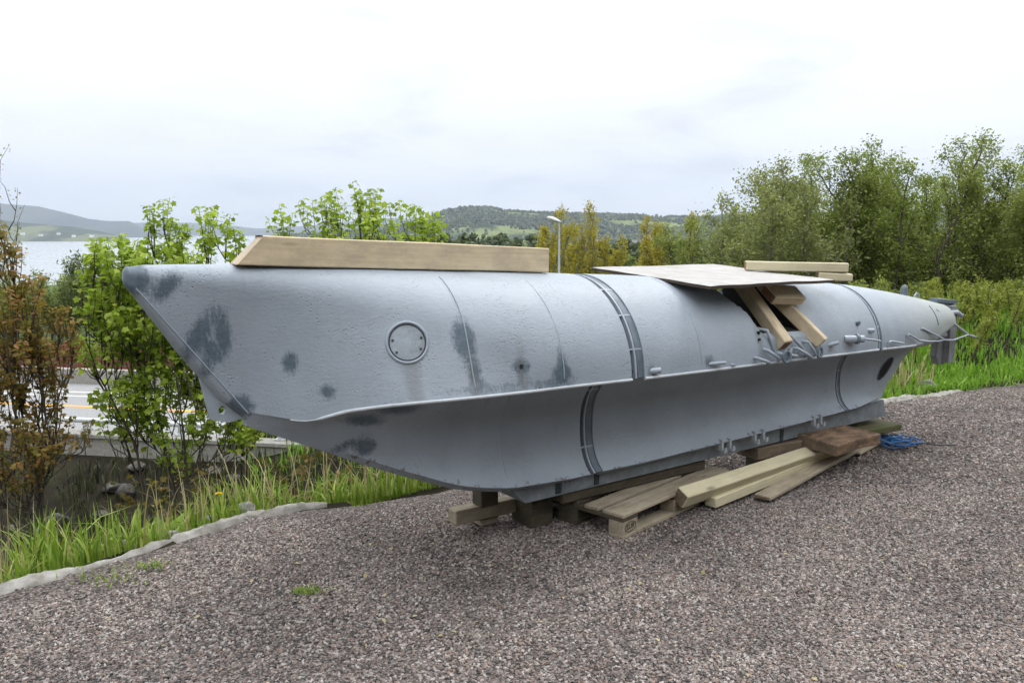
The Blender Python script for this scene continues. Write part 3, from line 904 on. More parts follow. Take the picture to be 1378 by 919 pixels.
def grime(v):
    if v[1] > 0: return .5
    d = .5
    for (a, b, ra, rb) in ((-.765, 1.055, .014, .075), (-.765, 1.09, .022, .03), (-.24, 1.0, .008, .05), (.62, .945, .02, .03), (1.10, .935, .025, .03), (2.32, .94, .02, .02), (2.54, .945, .04, .035), (-.49, 1.0, .01, .05), (1.57, 1.0, .008, .06)):
        d = min(d, (math.hypot((v[0] - a) / ra, (v[2] - b) / rb) - 1) * min(ra, rb))
    return d
def hull_part(name, loops, cap0=True, cap1=True, mat='hull', parent=sub, ang=24):
    v, f = loft(loops, cap0, cap1)
    for i in range(len(v)):            # hand-beaten plate: shallow dents
        x, y, z = v[i]
        k = .0035 * noise.noise((x * 3.1, y * 3, z * 4.2)) + .0022 * noise.noise((x * 7.5, y * 7, z * 8 + 5))
        r_ = math.hypot(y, z - .95) + .1
        v[i] = (x, y * (1 + k / r_), z + (z - .95) * k / r_)
    me = mesh(name, v, f, M[mat], True)
    me.set_sharp_from_angle(angle=R(ang))
    a = me.attributes.new('touchup', 'FLOAT', 'POINT')
    a.data.foreach_set('value', [touch(p) for p in v])
    a = me.attributes.new('grime', 'FLOAT', 'POINT')
    a.data.foreach_set('value', [grime(p) for p in v])
    a = me.attributes.new('rustline', 'FLOAT', 'POINT')
    a.data.foreach_set('value', [min(.5, abs(p[2] - smoothI(p[0], *LIP_W) + .008)) if p[0] > -1.0 else .5 for p in v])
    return obj(name, me, parent)

def notch(lp, t):
    """the torn saddle under the plywood where the conning tower stood"""
    n = len(lp); lp = lp.copy()
    for side in (0, 1):
        for i in range(NU):
            f = i / (NU - 1)
            t0 = 1.30 + .40 * f + .03 * noise.noise((f * 6, side, 2))
            k = float(sstep(t0, t0 + .05, t) * (1 - sstep(2.06, 2.10, t)))
            dep = k * (.30 * (1 - float(sstep(.30, .62, f))) + .13 * (1 - float(sstep(.64 + .1 * abs(t - 1.85), .80, f))))
            if dep <= 0: continue
            j = i if side == 0 else (n - i) % n
            if i == 0 and side == 1: continue
            c_ = np.array([lp[j][0], 0, .95])
            d_ = lp[j] - c_; L_ = np.linalg.norm(d_)
            lp[j] = c_ + d_ * (1 - dep / max(L_, .2))
    return lp
A0, A1, B0, B1 = .462, .558, 2.972, 3.032
nose = loop(T_TIP); nc = np.array([T_TIP, 0, 1.492])
nose_l = [nc + (nose - nc) * math.sqrt(max(.0, 1 - k * k)) + np.array([-.03 * k, 0, .02 * k]) for k in (.985, .93, .8, .6, .35)]
bow = hull_part('bow_section', nose_l + [loop(t) for t in stations(T_TIP, T_FOOT - .001, .02) + stations(T_FOOT, A0, .025)], True, True)
mid = hull_part('center_section', [notch(loop(t), t) for t in stations(A1, 1.24, .035) + stations(1.25, 2.12, .014) + stations(2.14, B0, .035)])
# inside of the torn opening coloured black for its deep shadow
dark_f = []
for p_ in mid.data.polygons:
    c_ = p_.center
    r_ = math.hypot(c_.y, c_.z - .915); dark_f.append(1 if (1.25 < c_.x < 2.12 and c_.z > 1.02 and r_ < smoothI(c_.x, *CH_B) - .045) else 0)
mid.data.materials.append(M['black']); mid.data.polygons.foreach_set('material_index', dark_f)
tail = hull_part('tail_section', [loop(t, slant=.27 * float(sstep(B1, T_WEB, t))) for t in stations(B1, T_WEB, .03)])
# tail cone aft of the web
cone = []
for t_ in stations(T_WEB, T_END, .03):
    up_ = upper(t_); b_, wc_ = up_[-1]
    dep = I(t_, [T_WEB, 4.1, T_END], [.02, .12, .06])
    lo_ = [(b_ * math.cos(a), wc_ - dep * math.sin(a)) for a in np.linspace(0, math.pi / 2, 9)[1:]]
    half = np.vstack([up_, lo_])
    near_ = np.stack([np.full(len(half), t_), -half[:, 0], half[:, 1]], 1)
    far_ = near_[1:-1][::-1] * np.array([1, -1, 1])
    cone.append(np.vstack([near_, far_]))
lastc = cone[-1].mean(0)
cone.append(lastc + (cone[-1] - lastc) * .75 + np.array([.02, 0, 0]))
hull_part('tail_cone', cone, False, True)

# bolted joints: recessed band, raised flange, cross lugs
def band_pts(t, inset): return loop(t, inset)
NH = NU + NL + 2
def flange(t0, t1, i0, i1, name, mat, parent):
    lo0, lo1 = loop(t0, i0), loop(t1, i0); hi0, hi1 = loop(t0, i1), loop(t1, i1)
    n = len(lo0); v = np.vstack([lo0, hi0, hi1, lo1]); f = []
    for r in range(3):
        for k in range(n):
            a, b = r * n + k, r * n + (k + 1) % n
            f.append((a, b, b + n, a + n))
    me = mesh(name, v, f, M[mat], True); me.set_sharp_from_angle(angle=R(50))
    return obj(name, me, parent)
def joint(g0, g1, ridges, lugs, label):
    n = hull_part('joint_ring', [loop(g0 - .004, .042), loop((g0 + g1) / 2, .042), loop(g1 + .004, .042)], False, False, 'bare')
    n['label'] = label
    for (a, b, i1, mt) in ridges: flange(a, b, .044, i1, 'flange', mt, n)
    lp0, lp1 = loop(g0 + .001), loop(g1 - .001)
    li0, li1 = loop(g0 + .001, .043), loop(g1 - .001, .043)
    for k in lugs:
        for (p0, p1, q0, q1) in ((lp0[k], lp1[k], li0[k], li1[k]),):
            tng = (loop(g0)[k + 1] - loop(g0)[k - 1]); tng = tng / np.linalg.norm(tng) * .0045
            dp = (q0 - p0) * .14
            v = [p0 + dp - tng, p0 + dp + tng, p1 + dp + tng, p1 + dp - tng, q0 - tng, q0 + tng, q1 + tng, q1 - tng]
            obj('lug', mesh('lug', [tuple(x) for x in v], [(0, 1, 2, 3), (4, 7, 6, 5), (0, 4, 5, 1), (1, 5, 6, 2), (2, 6, 7, 3), (3, 7, 4, 0)], M['hull_plain']), n)
    return n
jA = joint(A0, A1, [(A0 + .030, A0 + .043, .003, 'hull_plain'), (A0 + .052, A1 - .002, .008, 'primer')], [7, 12, 17, NU + 7, NU + 14], 'dark recessed bolted joint forward of the plywood')
jB = joint(B0, B1, [(B0 + .020, B0 + .030, .003, 'hull_plain'), (B0 + .036, B1 - .002, .008, 'primer')], [16, NU + 9], 'dark recessed bolted joint near the stern')

# rim along the chine, weld seams
def rim(ts, side):
    out_ = []
    for t_ in ts:
        b_, w_ = upper(t_)[-1]
        out_.append((t_, -side * (b_ + .004), w_ - .002))
    return out_
for side in (1, -1):
    mb = MB(); mb.tube(rim(stations(-1.26, A0, .03), side), [.003] * 4 + [.0085] * (len(stations(-1.26, A0, .03)) - 4), 8); mb.build('chine_rim', M['rim'], sub, True, 70)
    mb = MB(); mb.tube(rim(stations(A1, B0, .05), side), .0085, 8); mb.build('chine_rim', M['rim'], sub, True, 70)
    mb = MB(); mb.tube(rim(stations(B1, T_WEB, .05), side), .0085, 8); mb.build('chine_rim', M['rim'], sub, True, 70)
    mb = MB(); mb.tube([(t_, -side * (I(t_, [-1.9, T_TIP, T_FOOT], [.04, .048, .055]) + .001), STEM(t_)) for t_ in stations(T_TIP + .01, T_FOOT, .04)], .0032, 6); mb.build('stem_weld', M['hull_plain'], sub, True, 70)
for t_, k0, k1 in ((-.49, 4, NU - 1), (.005, 5, NU - 1), (-.09, NU + 2, NU + NL - 1), (1.02, 3, NU - 1)):
    for side in (1, -1):
        mb = MB(); mb.tube([(p[0], side * p[1], p[2]) for p in loop(t_)[k0:k1]], .0035, 6); mb.build('weld_seam', M['hull_plain'], sub, True, 70)

# keel beam with splice plates
mb = MB()
kp = [(-.03, .300), (3.62, .37), (3.66, .235), (.06, .215)]
for s in (-.13, .13): mb.v += [(x, s, z) for x, z in kp]
mb.f += [(0, 1, 2, 3), (7, 6, 5, 4), (0, 4, 5, 1), (1, 5, 6, 2), (2, 6, 7, 3), (3, 7, 4, 0)]
keel = mb.build('keel', M['keel'], sub)
for x in (.27, .56, 2.3):
    mb = MB(); mb.box((x, -.136, .228), (x + .035, .136, .325)); mb.build('splice_plate', M['bare'], keel)
mb = MB(); mb.box((.31, -.138, .232), (.52, -.1305, .318)); pl = mb.build('side_plate', M['keel'], keel)
for x in (.335, .365):
    mb = MB(); mb.tube([(x, -.136, .29), (x, -.143, .29)], .006, 8); mb.build('bolt', M['bare'], keel)

# towing plate under the stem, with its hole
tp = [(-1.618, 1.12), (-1.572, .885), (-1.494, .859), (-1.425, .872), (-1.44, .925), (-1.60, 1.16)]
bm = bmesh.new()
hole = [(-1.521 + .016 * math.cos(a), .92 + .019 * math.sin(a)) for a in np.linspace(0, 2 * math.pi, 13)[:-1]]
ov = [bm.verts.new((x, -.012, z)) for x, z in tp]; hv_ = [bm.verts.new((x, -.012, z)) for x, z in hole]
ed = [bm.edges.new((ov[i], ov[(i + 1) % len(ov)])) for i in range(len(ov))] + [bm.edges.new((hv_[i], hv_[(i + 1) % 12])) for i in range(12)]
bmesh.ops.triangle_fill(bm, edges=ed, use_beauty=True)
ex = bmesh.ops.extrude_face_region(bm, geom=bm.faces[:])
bmesh.ops.translate(bm, verts=[x for x in ex['geom'] if isinstance(x, bmesh.types.BMVert)], vec=(0, .024, 0))
bmesh.ops.recalc_face_normals(bm, faces=bm.faces)
me = bpy.data.meshes.new('towing_plate'); bm.to_mesh(me); bm.free(); me.materials.append(M['hull_plain'])
obj('towing_plate', me, sub)

# round corroded cover on the bow
def surf_bvh(o):
    me = o.data
    return BVHTree.FromPolygons([v.co.copy() for v in me.vertices], [tuple(p.vertices) for p in me.polygons])
bv = surf_bvh(bow)
def on_hull(bvh, t, z, y0=-1.5):
    return bvh.ray_cast(Vector((t, y0, z)), Vector((0, 1, 0)))
loc, nrm, _, _ = on_hull(bv, -.765, 1.197)
tx = Vector((1, 0, 0)); tx = (tx - nrm * tx.dot(nrm)).normalized(); ty = nrm.cross(tx)
def disc_pt(r, a, lift):
    p = loc + tx * (r * math.cos(a)) + ty * (r * math.sin(a)) + nrm * .3
    h_ = bv.ray_cast(p, -nrm)
    return h_[0] + nrm * lift
cov = []; cf = []
rad = [(0, .004), (.03, .004), (.06, .004), (.082, .003)]
na2 = 36
cv = [tuple(disc_pt(0, 0, .004))]
for r_, l_ in rad[1:]:
    for k in range(na2): cv.append(tuple(disc_pt(r_, 2 * math.pi * k / na2, l_)))
for k in range(na2): cf.append((0, 1 + k, 1 + (k + 1) % na2))
for i in range(2):
    for k in range(na2):
        a, b = 1 + i * na2 + k, 1 + i * na2 + (k + 1) % na2
        cf.append((a, a + na2, b + na2, b))
cvr = obj('inspection_cover', mesh('inspection_cover', cv, cf, M['cover'], True), sub)
cvr['label'] = 'round corroded cover on the bow'
mb = MB(); mb.tube([disc_pt(.094, 2 * math.pi * k / 48, .001) for k in range(49)], .0075, 8, False); mb.build('rim', M['hull_plain'], cvr, True, 80)
mb = MB(); mb.tube([disc_pt(.0835, 2 * math.pi * k / 48, .0035) for k in range(49)], .0028, 6, False); mb.build('gap', M['bare'], cvr, True, 80)
for a in (10, 165, 215, 325):
    p = disc_pt(.068, R(a), .003)
    mb = MB(); mb.tube([p, p + nrm * .0025], .0065, 8); mb.build('bolt_recess', M['bare'], cvr)
lc2 = on_hull(bv, -.24, 1.058)
mb = MB(); mb.tube([lc2[0] - lc2[1] * .002, lc2[0] + lc2[1] * .0025], .011, 12); mb.build('drain_plug', M['black'], sub)

# small fittings along the side
bm_ = surf_bvh(mid); bt_ = surf_bvh(tail)
def stub(bvh, t, z, L, r, dirv=(0, -1, 0), name='stub_pipe', mat='hull_plain'):
    h_ = on_hull(bvh, t, z)
    if h_[0] is None: return
    d = Vector(dirv).normalized()
    mb = MB(); mb.tube([h_[0] - d * .02, h_[0] + d * L], r, 10)
    o = mb.build(name, M[mat], sub, True, 50); return h_[0] + d * L
stub(bm_, .62, .955, .045, .016, (.7, -.7, .1)); stub(bm_, 1.10, .948, .085, .011, (.9, -.42, .05))
stub(bm_, 2.32, .955, .06, .013, (.8, -.6, .25)); stub(bm_, 1.28, .925, .03, .008)
p = stub(bm_, 2.54, .975, .12, .026, (.85, -.5, 0))
mb = MB(); mb.tube([p - Vector((.045, -.027, 0)), p - Vector((.03, -.018, 0))], .036, 12); mb.build('pipe_collar', M['primer'], sub, True)
mb = MB(); mb.tube([p, p + Vector((.08, -.03, -.01)), p + Vector((.16, -.03, -.025))], .008, 8); mb.build('linkage_rod', M['hull_plain'], sub, True)
stub(bm_, 2.72, 1.07, .02, .016, name='plug', mat='primer'); stub(bm_, 2.86, 1.01, .035, .015, (.6, -.8, 0))
stub(bm_, 1.57, 1.09, .012, .010, name='plug', mat='black'); stub(bm_, 1.56, 1.05, .012, .008, name='plug', mat='black')
# bent brackets at the foot of the torn saddle
for (t0, z0, t1, z1) in ((1.50, .945, 1.60, .91), (1.60, .985, 1.71, .92), (1.64, 1.10, 1.70, .95), (1.86, 1.05, 2.02, .92), (1.90, .97, 2.03, .905), (2.02, 1.0, 2.08, .915), (1.74, .95, 1.86, .93), (1.78, .915, 1.80, .98)):
    b0 = I(z0, [.9, 1.0, 1.1], [.525, .505, .47]); 
    mb = MB(); mb.tube([(t0 - .005, -b0 + .05, z0 + .005), (t0, -b0 - .015, z0), ((t0 + t1) / 2, -b0 - .028, (z0 + z1) / 2), (t1, -b0 - .03, z1), (t1 + .01, -b0 + .0, z1 - .012)], .0105, 8)
    mb.build('bent_bracket', M['hull_plain'], sub, True, 60)
mb = MB()
ring_c = Vector((1.75, -.545, .935))
mb.tube([ring_c + Vector((.032 * math.cos(a), -.01, .036 * math.sin(a))) for a in np.linspace(0, 2 * math.pi, 17)], .009, 8, False); mb.build('shackle', M['primer'], sub, True)
mb = MB(); ring_c = Vector((2.12, -.525, .93))
mb.tube([ring_c + Vector((.026 * math.cos(a), -.01, .034 * math.sin(a))) for a in np.linspace(0, 2 * math.pi, 17)], .009, 8, False); mb.build('shackle', M['primer'], sub, True)
# pale clamp hooks on the lip
for t_ in (1.585, 1.665, 1.92, 2.01, 2.585, 2.665):
    bl, wl_ = smoothI(t_, *LIP_B), smoothI(t_, *LIP_W)
    mb = MB(); mb.box((t_ - .010, -bl - .008, wl_ - .05), (t_ + .010, -bl + .02, wl_ + .022)); mb.box((t_ - .010, -bl - .032, wl_ - .058), (t_ + .018, -bl + .0, wl_ - .042))
    mb.box((t_ - .004, -bl - .032, wl_ - .0419), (t_ + .016, -bl - .024, wl_ - .028))
    mb.build('clamp_hook', M['white_bracket'], sub)
# oval opening in the aft web: flat black disc for its unlit inside
def web_pt(t, f):
    k = f * NL
    lp = lower(t); i = int(min(NL - 2, max(0, k - 1))); u_ = k - 1 - i
    b_, z_ = lp[i] * (1 - u_) + lp[i + 1] * u_
    return Vector((t - .27 * float(sstep(B1, T_WEB, t)) * f, -b_ - .003, z_))
hc_t, hc_f = 3.59, .50
ho = [web_pt(hc_t + .055 * math.cos(a), hc_f + .19 * math.sin(a)) for a in np.linspace(0, 2 * math.pi, 25)[:-1]]
obj('oval_opening', mesh('oval_opening', [tuple(x) for x in ho], [tuple(range(24))], M['black']), sub)
mb = MB(); mb.tube(ho + [ho[0]], .004, 6, False); mb.build('opening_rim', M['primer'], sub, True)

# stern gear: rods, rudder, pins
def rod(name, pts, r=.009, mat='hull_plain'):
    mb = MB(); mb.tube(pts, r, 8); return mb.build(name, M[mat], sub, True, 60)
rod('guard_rod', [(3.113, -.42, .85), (3.107, -.44, .91), (3.125, -.445, .913), (3.316, -.43, .882)], .008)
rod('guard_rod', [(3.424, -.38, .85), (3.417, -.395, .934), (3.435, -.40, .938), (3.618, -.39, .876), (3.764, -.38, .855)], .008)
rod('guard_rod', [(3.73, -.31, .85), (3.719, -.335, .953), (3.74, -.34, .957), (4.032, -.32, .87), (4.184, -.30, .827)], .008)
rod('guard_rod', [(4.2, -.10, 1.055), (4.213, -.18, 1.066), (4.23, -.185, 1.064), (4.86, -.16, .806), (5.02, -.15, .772)], .010)
rod('tie_rod', [(3.62, -.375, .845), (3.764, -.38, .855), (4.0, -.335, .835), (4.184, -.30, .827), (4.4, -.26, .805), (4.644, -.24, .822), (4.86, -.16, .806)], .006)
rod('rudder_pivot', [(4.5, 0, 1.055), (4.85, 0, 1.056)], .026); rod('rudder_pivot', [(4.38, -.10, 1.015), (4.76, -.10, 1.005), (4.84, -.1, .97)], .02); rod('rudder_pivot', [(4.35, -.06, .823), (4.62, -.08, .817)], .022)
rud = empty('rudder', (0, 0, 0)); rud.parent = sub
rl = [(4.64, 1.09), (4.78, 1.075), (4.79, .60), (4.74, .545), (4.65, .545), (4.60, .62)]
mb = MB(); n_ = len(rl)
for s in (-.028, .028): mb.v += [(x, s, z) for x, z in rl]
mb.f += [tuple(range(n_)), tuple(range(2 * n_ - 1, n_ - 1, -1))] + [(i, i + n_, (i + 1) % n_ + n_, (i + 1) % n_) for i in range(n_)]
mb.build('rudder_blade', M['grey_wood'], rud)
mb = MB(); mb.box((4.70, -.085, .56), (4.80, -.030, 1.06)); mb.build('rudder_post', M['grey_wood'], rud)
mb = MB(); mb.v = [(4.54, -.035, 1.098), (4.86, -.05, 1.070), (4.86, .05, 1.075), (4.54, .035, 1.105)]; mb.v += [(x, y, z + .03) for x, y, z in mb.v]
mb.f = [(0, 3, 2, 1), (4, 5, 6, 7), (0, 1, 5, 4), (1, 2, 6, 5), (2, 3, 7, 6), (3, 0, 4, 7)]; mb.build('rudder_head', M['primer'], rud)
mb = MB(); mb.tube([(4.06, 0, 1.13), (4.06, 0, 1.235), (4.058, 0, 1.255), (4.056, 0, 1.265)], [.028, .028, .02, .006], 12); mb.build('mooring_pin', M['primer'], sub, True)
mb = MB(); mb.tube([(4.22, 0, 1.12), (4.225, 0, 1.165), (4.255, 0, 1.188), (4.29, 0, 1.175), (4.31, 0, 1.11)], .008, 8); mb.build('lifting_eye', M['hull_plain'], sub, True)
mb = MB(); mb.tube([(p[0], p[1], p[2]) for p in np.vstack([[(4.12, -b_, w_) for b_, w_ in upper(4.12)[9:18]]])], .006, 6); mb.build('slot_edge', M['bare'], sub, True)

# ------------------------------------------------------------------ timber on and around the boat
def timber(name, p0, p1, wdt, hgt, mat, label, cat, end=None, roll=0.0, bev=.006, warp=.003, seed=0, group=None, cut=0.0, centred=False):
    p0 = Vector(p0); p1 = Vector(p1); L = (p1 - p0).length
    me = bevel_box(name, (L, wdt, hgt), M[mat], bev, (L / 2, 0 if centred else wdt / 2, 0 if centred else hgt / 2), warp, seed, M[end] if end else None)
    if cut:
        for v in me.vertices:
            if v.co.x < .1: v.co.x += cut * v.co.z / hgt
    o = obj(name, me); o.matrix_world = frame(p0, p1, roll)
    tag(o, label, cat, group)
    return o
timber('timber_beam', H(-1.45, .075, 1.561), H(.262, .07, 1.476), .10, .132, 'timber', 'long pale timber beam with a slanted end lying along the bow top', 'beam', 'timber_end_pale', bev=.005, seed=1, cut=.13)

# plywood sheet: gently bent, plies showing at its edge
pv = []; nx_, ny_ = 14, 12
for k, th in enumerate((0.0, .018)):
    for i in range(nx_ + 1):
        for j in range(ny_ + 1):
            t_ = 1.075 + 1.2 * i / nx_; n_ = .515 - 1.02 * j / ny_
            z_ = 1.376 + .072 * j / ny_ - .006 * i / nx_ + .004 * math.sin(i / nx_ * 3) * (1 - j / ny_) + .004 * noise.noise((i * .4, j * .4, 0))
            pv.append(tuple(H(t_, n_, z_ + th)))
def pi_(k, i, j): return k * (nx_ + 1) * (ny_ + 1) + i * (ny_ + 1) + j
pf_ = []; pm = []
for i in range(nx_):
    for j in range(ny_):
        pf_.append((pi_(1, i, j), pi_(1, i, j + 1), pi_(1, i + 1, j + 1), pi_(1, i + 1, j))[::-1]); pm.append(0)
        pf_.append((pi_(0, i, j), pi_(0, i, j + 1), pi_(0, i + 1, j + 1), pi_(0, i + 1, j))); pm.append(0)
for i in range(nx_):
    for j in (0, ny_): pf_.append((pi_(0, i, j), pi_(0, i + 1, j), pi_(1, i + 1, j), pi_(1, i, j))); pm.append(1)
for j in range(ny_):
    for i in (0, nx_): pf_.append((pi_(0, i, j), pi_(0, i, j + 1), pi_(1, i, j + 1), pi_(1, i, j))); pm.append(1)
me = mesh('plywood_sheet', pv, pf_, [M['ply'], M['ply_edge']])
me.polygons.foreach_set('material_index', pm)
tag(obj('plywood_sheet', me), 'weathered pale plywood sheet lying over the middle of the boat', 'plywood')

timber('timber_prop', H(1.795, .13, 1.385), H(1.775, .525, 1.0), .082, .082, 'timber', 'left square timber sloping out from under the plywood', 'timber', 'timber_end', seed=3, centred=True)
timber('timber_prop', H(1.985, .17, 1.365), H(2.15, .53, .985), .082, .082, 'timber', 'right square timber sloping out from under the plywood', 'timber', 'timber_end', seed=4, centred=True)
timber('wood_block', H(1.82, .345, 1.305), H(2.12, .355, 1.285), .13, .062, 'timber', 'short timber block across the two sloping timbers under the plywood', 'block', 'timber_end', roll=R(38), seed=5, centred=True)
timber('timber_beam', H(2.08, -.04, 1.437), H(2.58, .42, 1.425), .10, .062, 'treated', 'short beam lying on the far corner of the plywood', 'beam', 'timber_end', seed=6)
timber('timber_beam', H(2.43, .29, 1.372), H(2.60, .44, 1.362), .09, .052, 'treated', 'small beam piece below the short beam beside the plywood corner', 'beam', 'timber_end', seed=7)

# pallet under the fore keel
pa = R(47)
def pallet(name, loc, rz, label, dark=False, stamp=True):
    p = empty(name, loc, rz); tag(p, label, 'pallet')
    top = M['pallet']; low = M['pallet_dark']
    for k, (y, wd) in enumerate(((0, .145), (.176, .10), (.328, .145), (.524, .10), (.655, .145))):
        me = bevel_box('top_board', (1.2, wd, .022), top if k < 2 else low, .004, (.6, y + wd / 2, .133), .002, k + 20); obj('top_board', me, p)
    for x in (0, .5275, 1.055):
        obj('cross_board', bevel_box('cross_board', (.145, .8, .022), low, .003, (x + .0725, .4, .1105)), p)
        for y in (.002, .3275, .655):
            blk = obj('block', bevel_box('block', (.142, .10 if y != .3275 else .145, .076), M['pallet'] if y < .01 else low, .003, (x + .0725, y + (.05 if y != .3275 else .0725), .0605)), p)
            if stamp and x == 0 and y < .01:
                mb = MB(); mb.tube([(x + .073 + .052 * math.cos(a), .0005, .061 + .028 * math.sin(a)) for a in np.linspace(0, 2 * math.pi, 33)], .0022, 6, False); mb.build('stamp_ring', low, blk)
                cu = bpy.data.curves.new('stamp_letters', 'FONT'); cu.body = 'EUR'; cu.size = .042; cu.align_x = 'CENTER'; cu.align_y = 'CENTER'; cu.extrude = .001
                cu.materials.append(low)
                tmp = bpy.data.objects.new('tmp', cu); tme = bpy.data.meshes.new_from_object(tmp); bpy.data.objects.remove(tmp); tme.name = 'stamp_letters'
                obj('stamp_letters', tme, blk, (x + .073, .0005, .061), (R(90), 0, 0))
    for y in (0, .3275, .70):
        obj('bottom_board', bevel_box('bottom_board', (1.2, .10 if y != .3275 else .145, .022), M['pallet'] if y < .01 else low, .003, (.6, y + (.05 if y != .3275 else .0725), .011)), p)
    return p
pallet('pallet', (.617, 4.385, .0), pa, 'weathered wooden pallet with stamped corner block under the fore keel')
timber('keel_board', H(.34, .115, .148), H(1.55, .11, .150), .22, .062, 'pallet_dark', 'dark board between the keel and the pallet', 'board', seed=8)
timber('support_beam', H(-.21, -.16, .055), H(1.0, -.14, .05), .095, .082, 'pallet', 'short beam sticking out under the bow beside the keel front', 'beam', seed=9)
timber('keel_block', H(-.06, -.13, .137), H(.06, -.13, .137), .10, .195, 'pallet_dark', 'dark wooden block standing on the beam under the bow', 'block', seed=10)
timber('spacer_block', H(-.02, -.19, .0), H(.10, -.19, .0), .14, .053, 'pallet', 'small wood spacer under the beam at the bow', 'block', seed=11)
timber('treated_beam', (1.015, 4.745, .055), (3.06, 6.56, .03), .09, .10, 'treated', 'thick pale yellow beam leaning against the pallet side', 'beam', 'old', roll=R(30), seed=12)
timber('treated_beam', (1.26, 4.90, .004), (2.955, 6.48, .02), .085, .066, 'treated', 'pale yellow beam on the gravel in the middle of the pile', 'beam', 'treated', seed=13)
timber('thin_board', (1.64, 5.035, .004), (2.72, 6.20, .02), .11, .028, 'pallet', 'thin weathered board outermost on the gravel beside the pile', 'board', 'old', seed=14)
timber('thin_board', (2.66, 6.10, .01), (2.95, 6.40, .014), .07, .022, 'pallet', 'short thin board piece beside the blue rope', 'board', seed=15)
timber('keel_block', H(.20, .0, .0), H(.36, .0, .0), .2, .205, 'pallet_dark', 'dark block under the keel left of the stamped pallet', 'block', seed=29)
timber('dark_plank', H(2.06, .135, .128), H(2.70, .185, .132), .20, .082, 'old', 'dark brown plank under the keel left of the rotten block', 'plank', seed=16)
timber('spacer_block', H(2.2, .08, .0), H(2.34, .08, .0), .16, .126, 'pallet_dark', 'dark spacer block under the dark brown plank', 'block', seed=17)
timber('spacer_block', H(1.35, .12, .0), H(1.52, .12, .0), .2, .14, 'pallet_dark', 'dark block under the keel behind the pale beams', 'block', seed=27)
# rotten block: chipped top
me = bevel_box('rotten_block', (.60, .33, .085), M['bark_block'], .012, (.30, .165, .0425), .016, 18, M['old'], 2)
o = obj('rotten_block', me); o.matrix_world = frame((2.26, 5.56, .152), (2.71, 5.925, .146), R(2)); tag(o, 'rotten brown timber block lying across the pale beams', 'block')
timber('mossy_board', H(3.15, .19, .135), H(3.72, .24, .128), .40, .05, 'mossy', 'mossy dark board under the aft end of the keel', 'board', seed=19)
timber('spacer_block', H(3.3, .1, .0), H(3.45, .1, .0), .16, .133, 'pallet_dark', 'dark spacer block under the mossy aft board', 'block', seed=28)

# blue rope in a loose coil, black cable
rg = random.Random(12)
mb = MB(); pts = []
ph = [rg.uniform(0, 6.28) for _ in range(6)]
for k in range(420):
    a = k / 420 * 2 * math.pi * 8.5
    rr = .072 + .034 * math.sin(a * .37 + ph[0]) + .022 * math.sin(a * 1.71 + ph[1])
    pts.append((3.05 + rr * 1.35 * math.cos(a) + .03 * math.sin(a * .23), 6.36 + rr * 1.1 * math.sin(a) + .03 * math.cos(a * .31), .02 + .045 * abs(math.sin(a * .61 + ph[2])) + .02 * math.sin(a * 1.3) ** 2))
mb.tube(pts, .0055, 6)
tag(mb.build('rope', M['rope'], None, True), 'tangled coil of thin blue rope on the gravel by the beams', 'rope')
mb = MB(); mb.tube([(3.16, 6.40, .012), (3.3, 6.42, .02), (3.42, 6.38, .014), (3.55, 6.40, .012)], .006, 6)
tag(mb.build('cable', M['cable'], None, True), 'thin black cable end lying right of the blue rope', 'cable')

# white fabric edging along the yard, left and right of the boat
m, t, b = pmat('geotextile', (.50, .49, .46), .95, spec=.1)
nz_ = tex(t, 'ShaderNodeTexNoise', scale=7.0, Detail=6.0, Roughness=.7)
t.links.new(ramp(t, nz_.outputs['Fac'], [(.3, (.10, .09, .075)), (.48, (.27, .26, .235)), (.7, (.43, .42, .40))]), b.inputs['Base Color'])
nf = tex(t, 'ShaderNodeTexNoise', scale=200.0, Detail=2.0); bump(t, b, nf.outputs['Fac'], .4, .003)
M['cloth'] = m
def edging(t0, t1, w0, w1, label, seed):
    rows = 9; vv = []; fc = []
    ts = stations(t0, t1, .035)
    for i, t_ in enumerate(ts):
        wob = .05 * noise.noise((t_ * 2.1, 3, 1)) + .025 * noise.noise((t_ * 6, 1, 7))
        wd = w0 + (w1 - w0) * max(.12, min(1, .5 + 1.1 * noise.noise((t_ * 1.2, seed, 2))))
        sh = .05 * noise.noise((t_ * 1.1, seed, 9))
        for j in range(rows):
            u_ = j / (rows - 1)
            d = sh + wd * (u_ - .55)                          # positive: over the rim
            p = O + U * t_ + F * (edge(t_) + wob + d)
            z = -.026 + .022 * math.sin(min(1, max(0, u_)) * math.pi) + .045 * noise.noise((t_ * 1.9, seed, 4)) + .02 * noise.noise((t_ * 3 + u_ * 4, u_ * 2, seed)) + .022 * noise.noise((t_ * 7 + u_ * 3, u_ * 3, seed)) + .018 * noise.noise((t_ * 19, u_ * 7, seed))
            z += -max(0, d) * .55 + .008
            if u_ < .15: z -= .03
            vv.append((p[0], p[1], z))
    for i in range(len(ts) - 1):
        for j in range(rows - 1): fc.append((i * rows + j, i * rows + j + 1, (i + 1) * rows + j + 1, (i + 1) * rows + j))
    o = obj('fabric_edging', mesh('fabric_edging', vv, fc, M['cloth'], True))
    md = o.modifiers.new('thick', 'SOLIDIFY'); md.thickness = .006
    tag(o, label, 'fabric')
edging(-4.2, -.6, .01, .13, 'dirty white fabric edging of the gravel on the left below the bow', 2)
edging(4.7, 6.5, .06, .34, 'crumpled white fabric edging of the gravel right of the stern', 6)
o = None

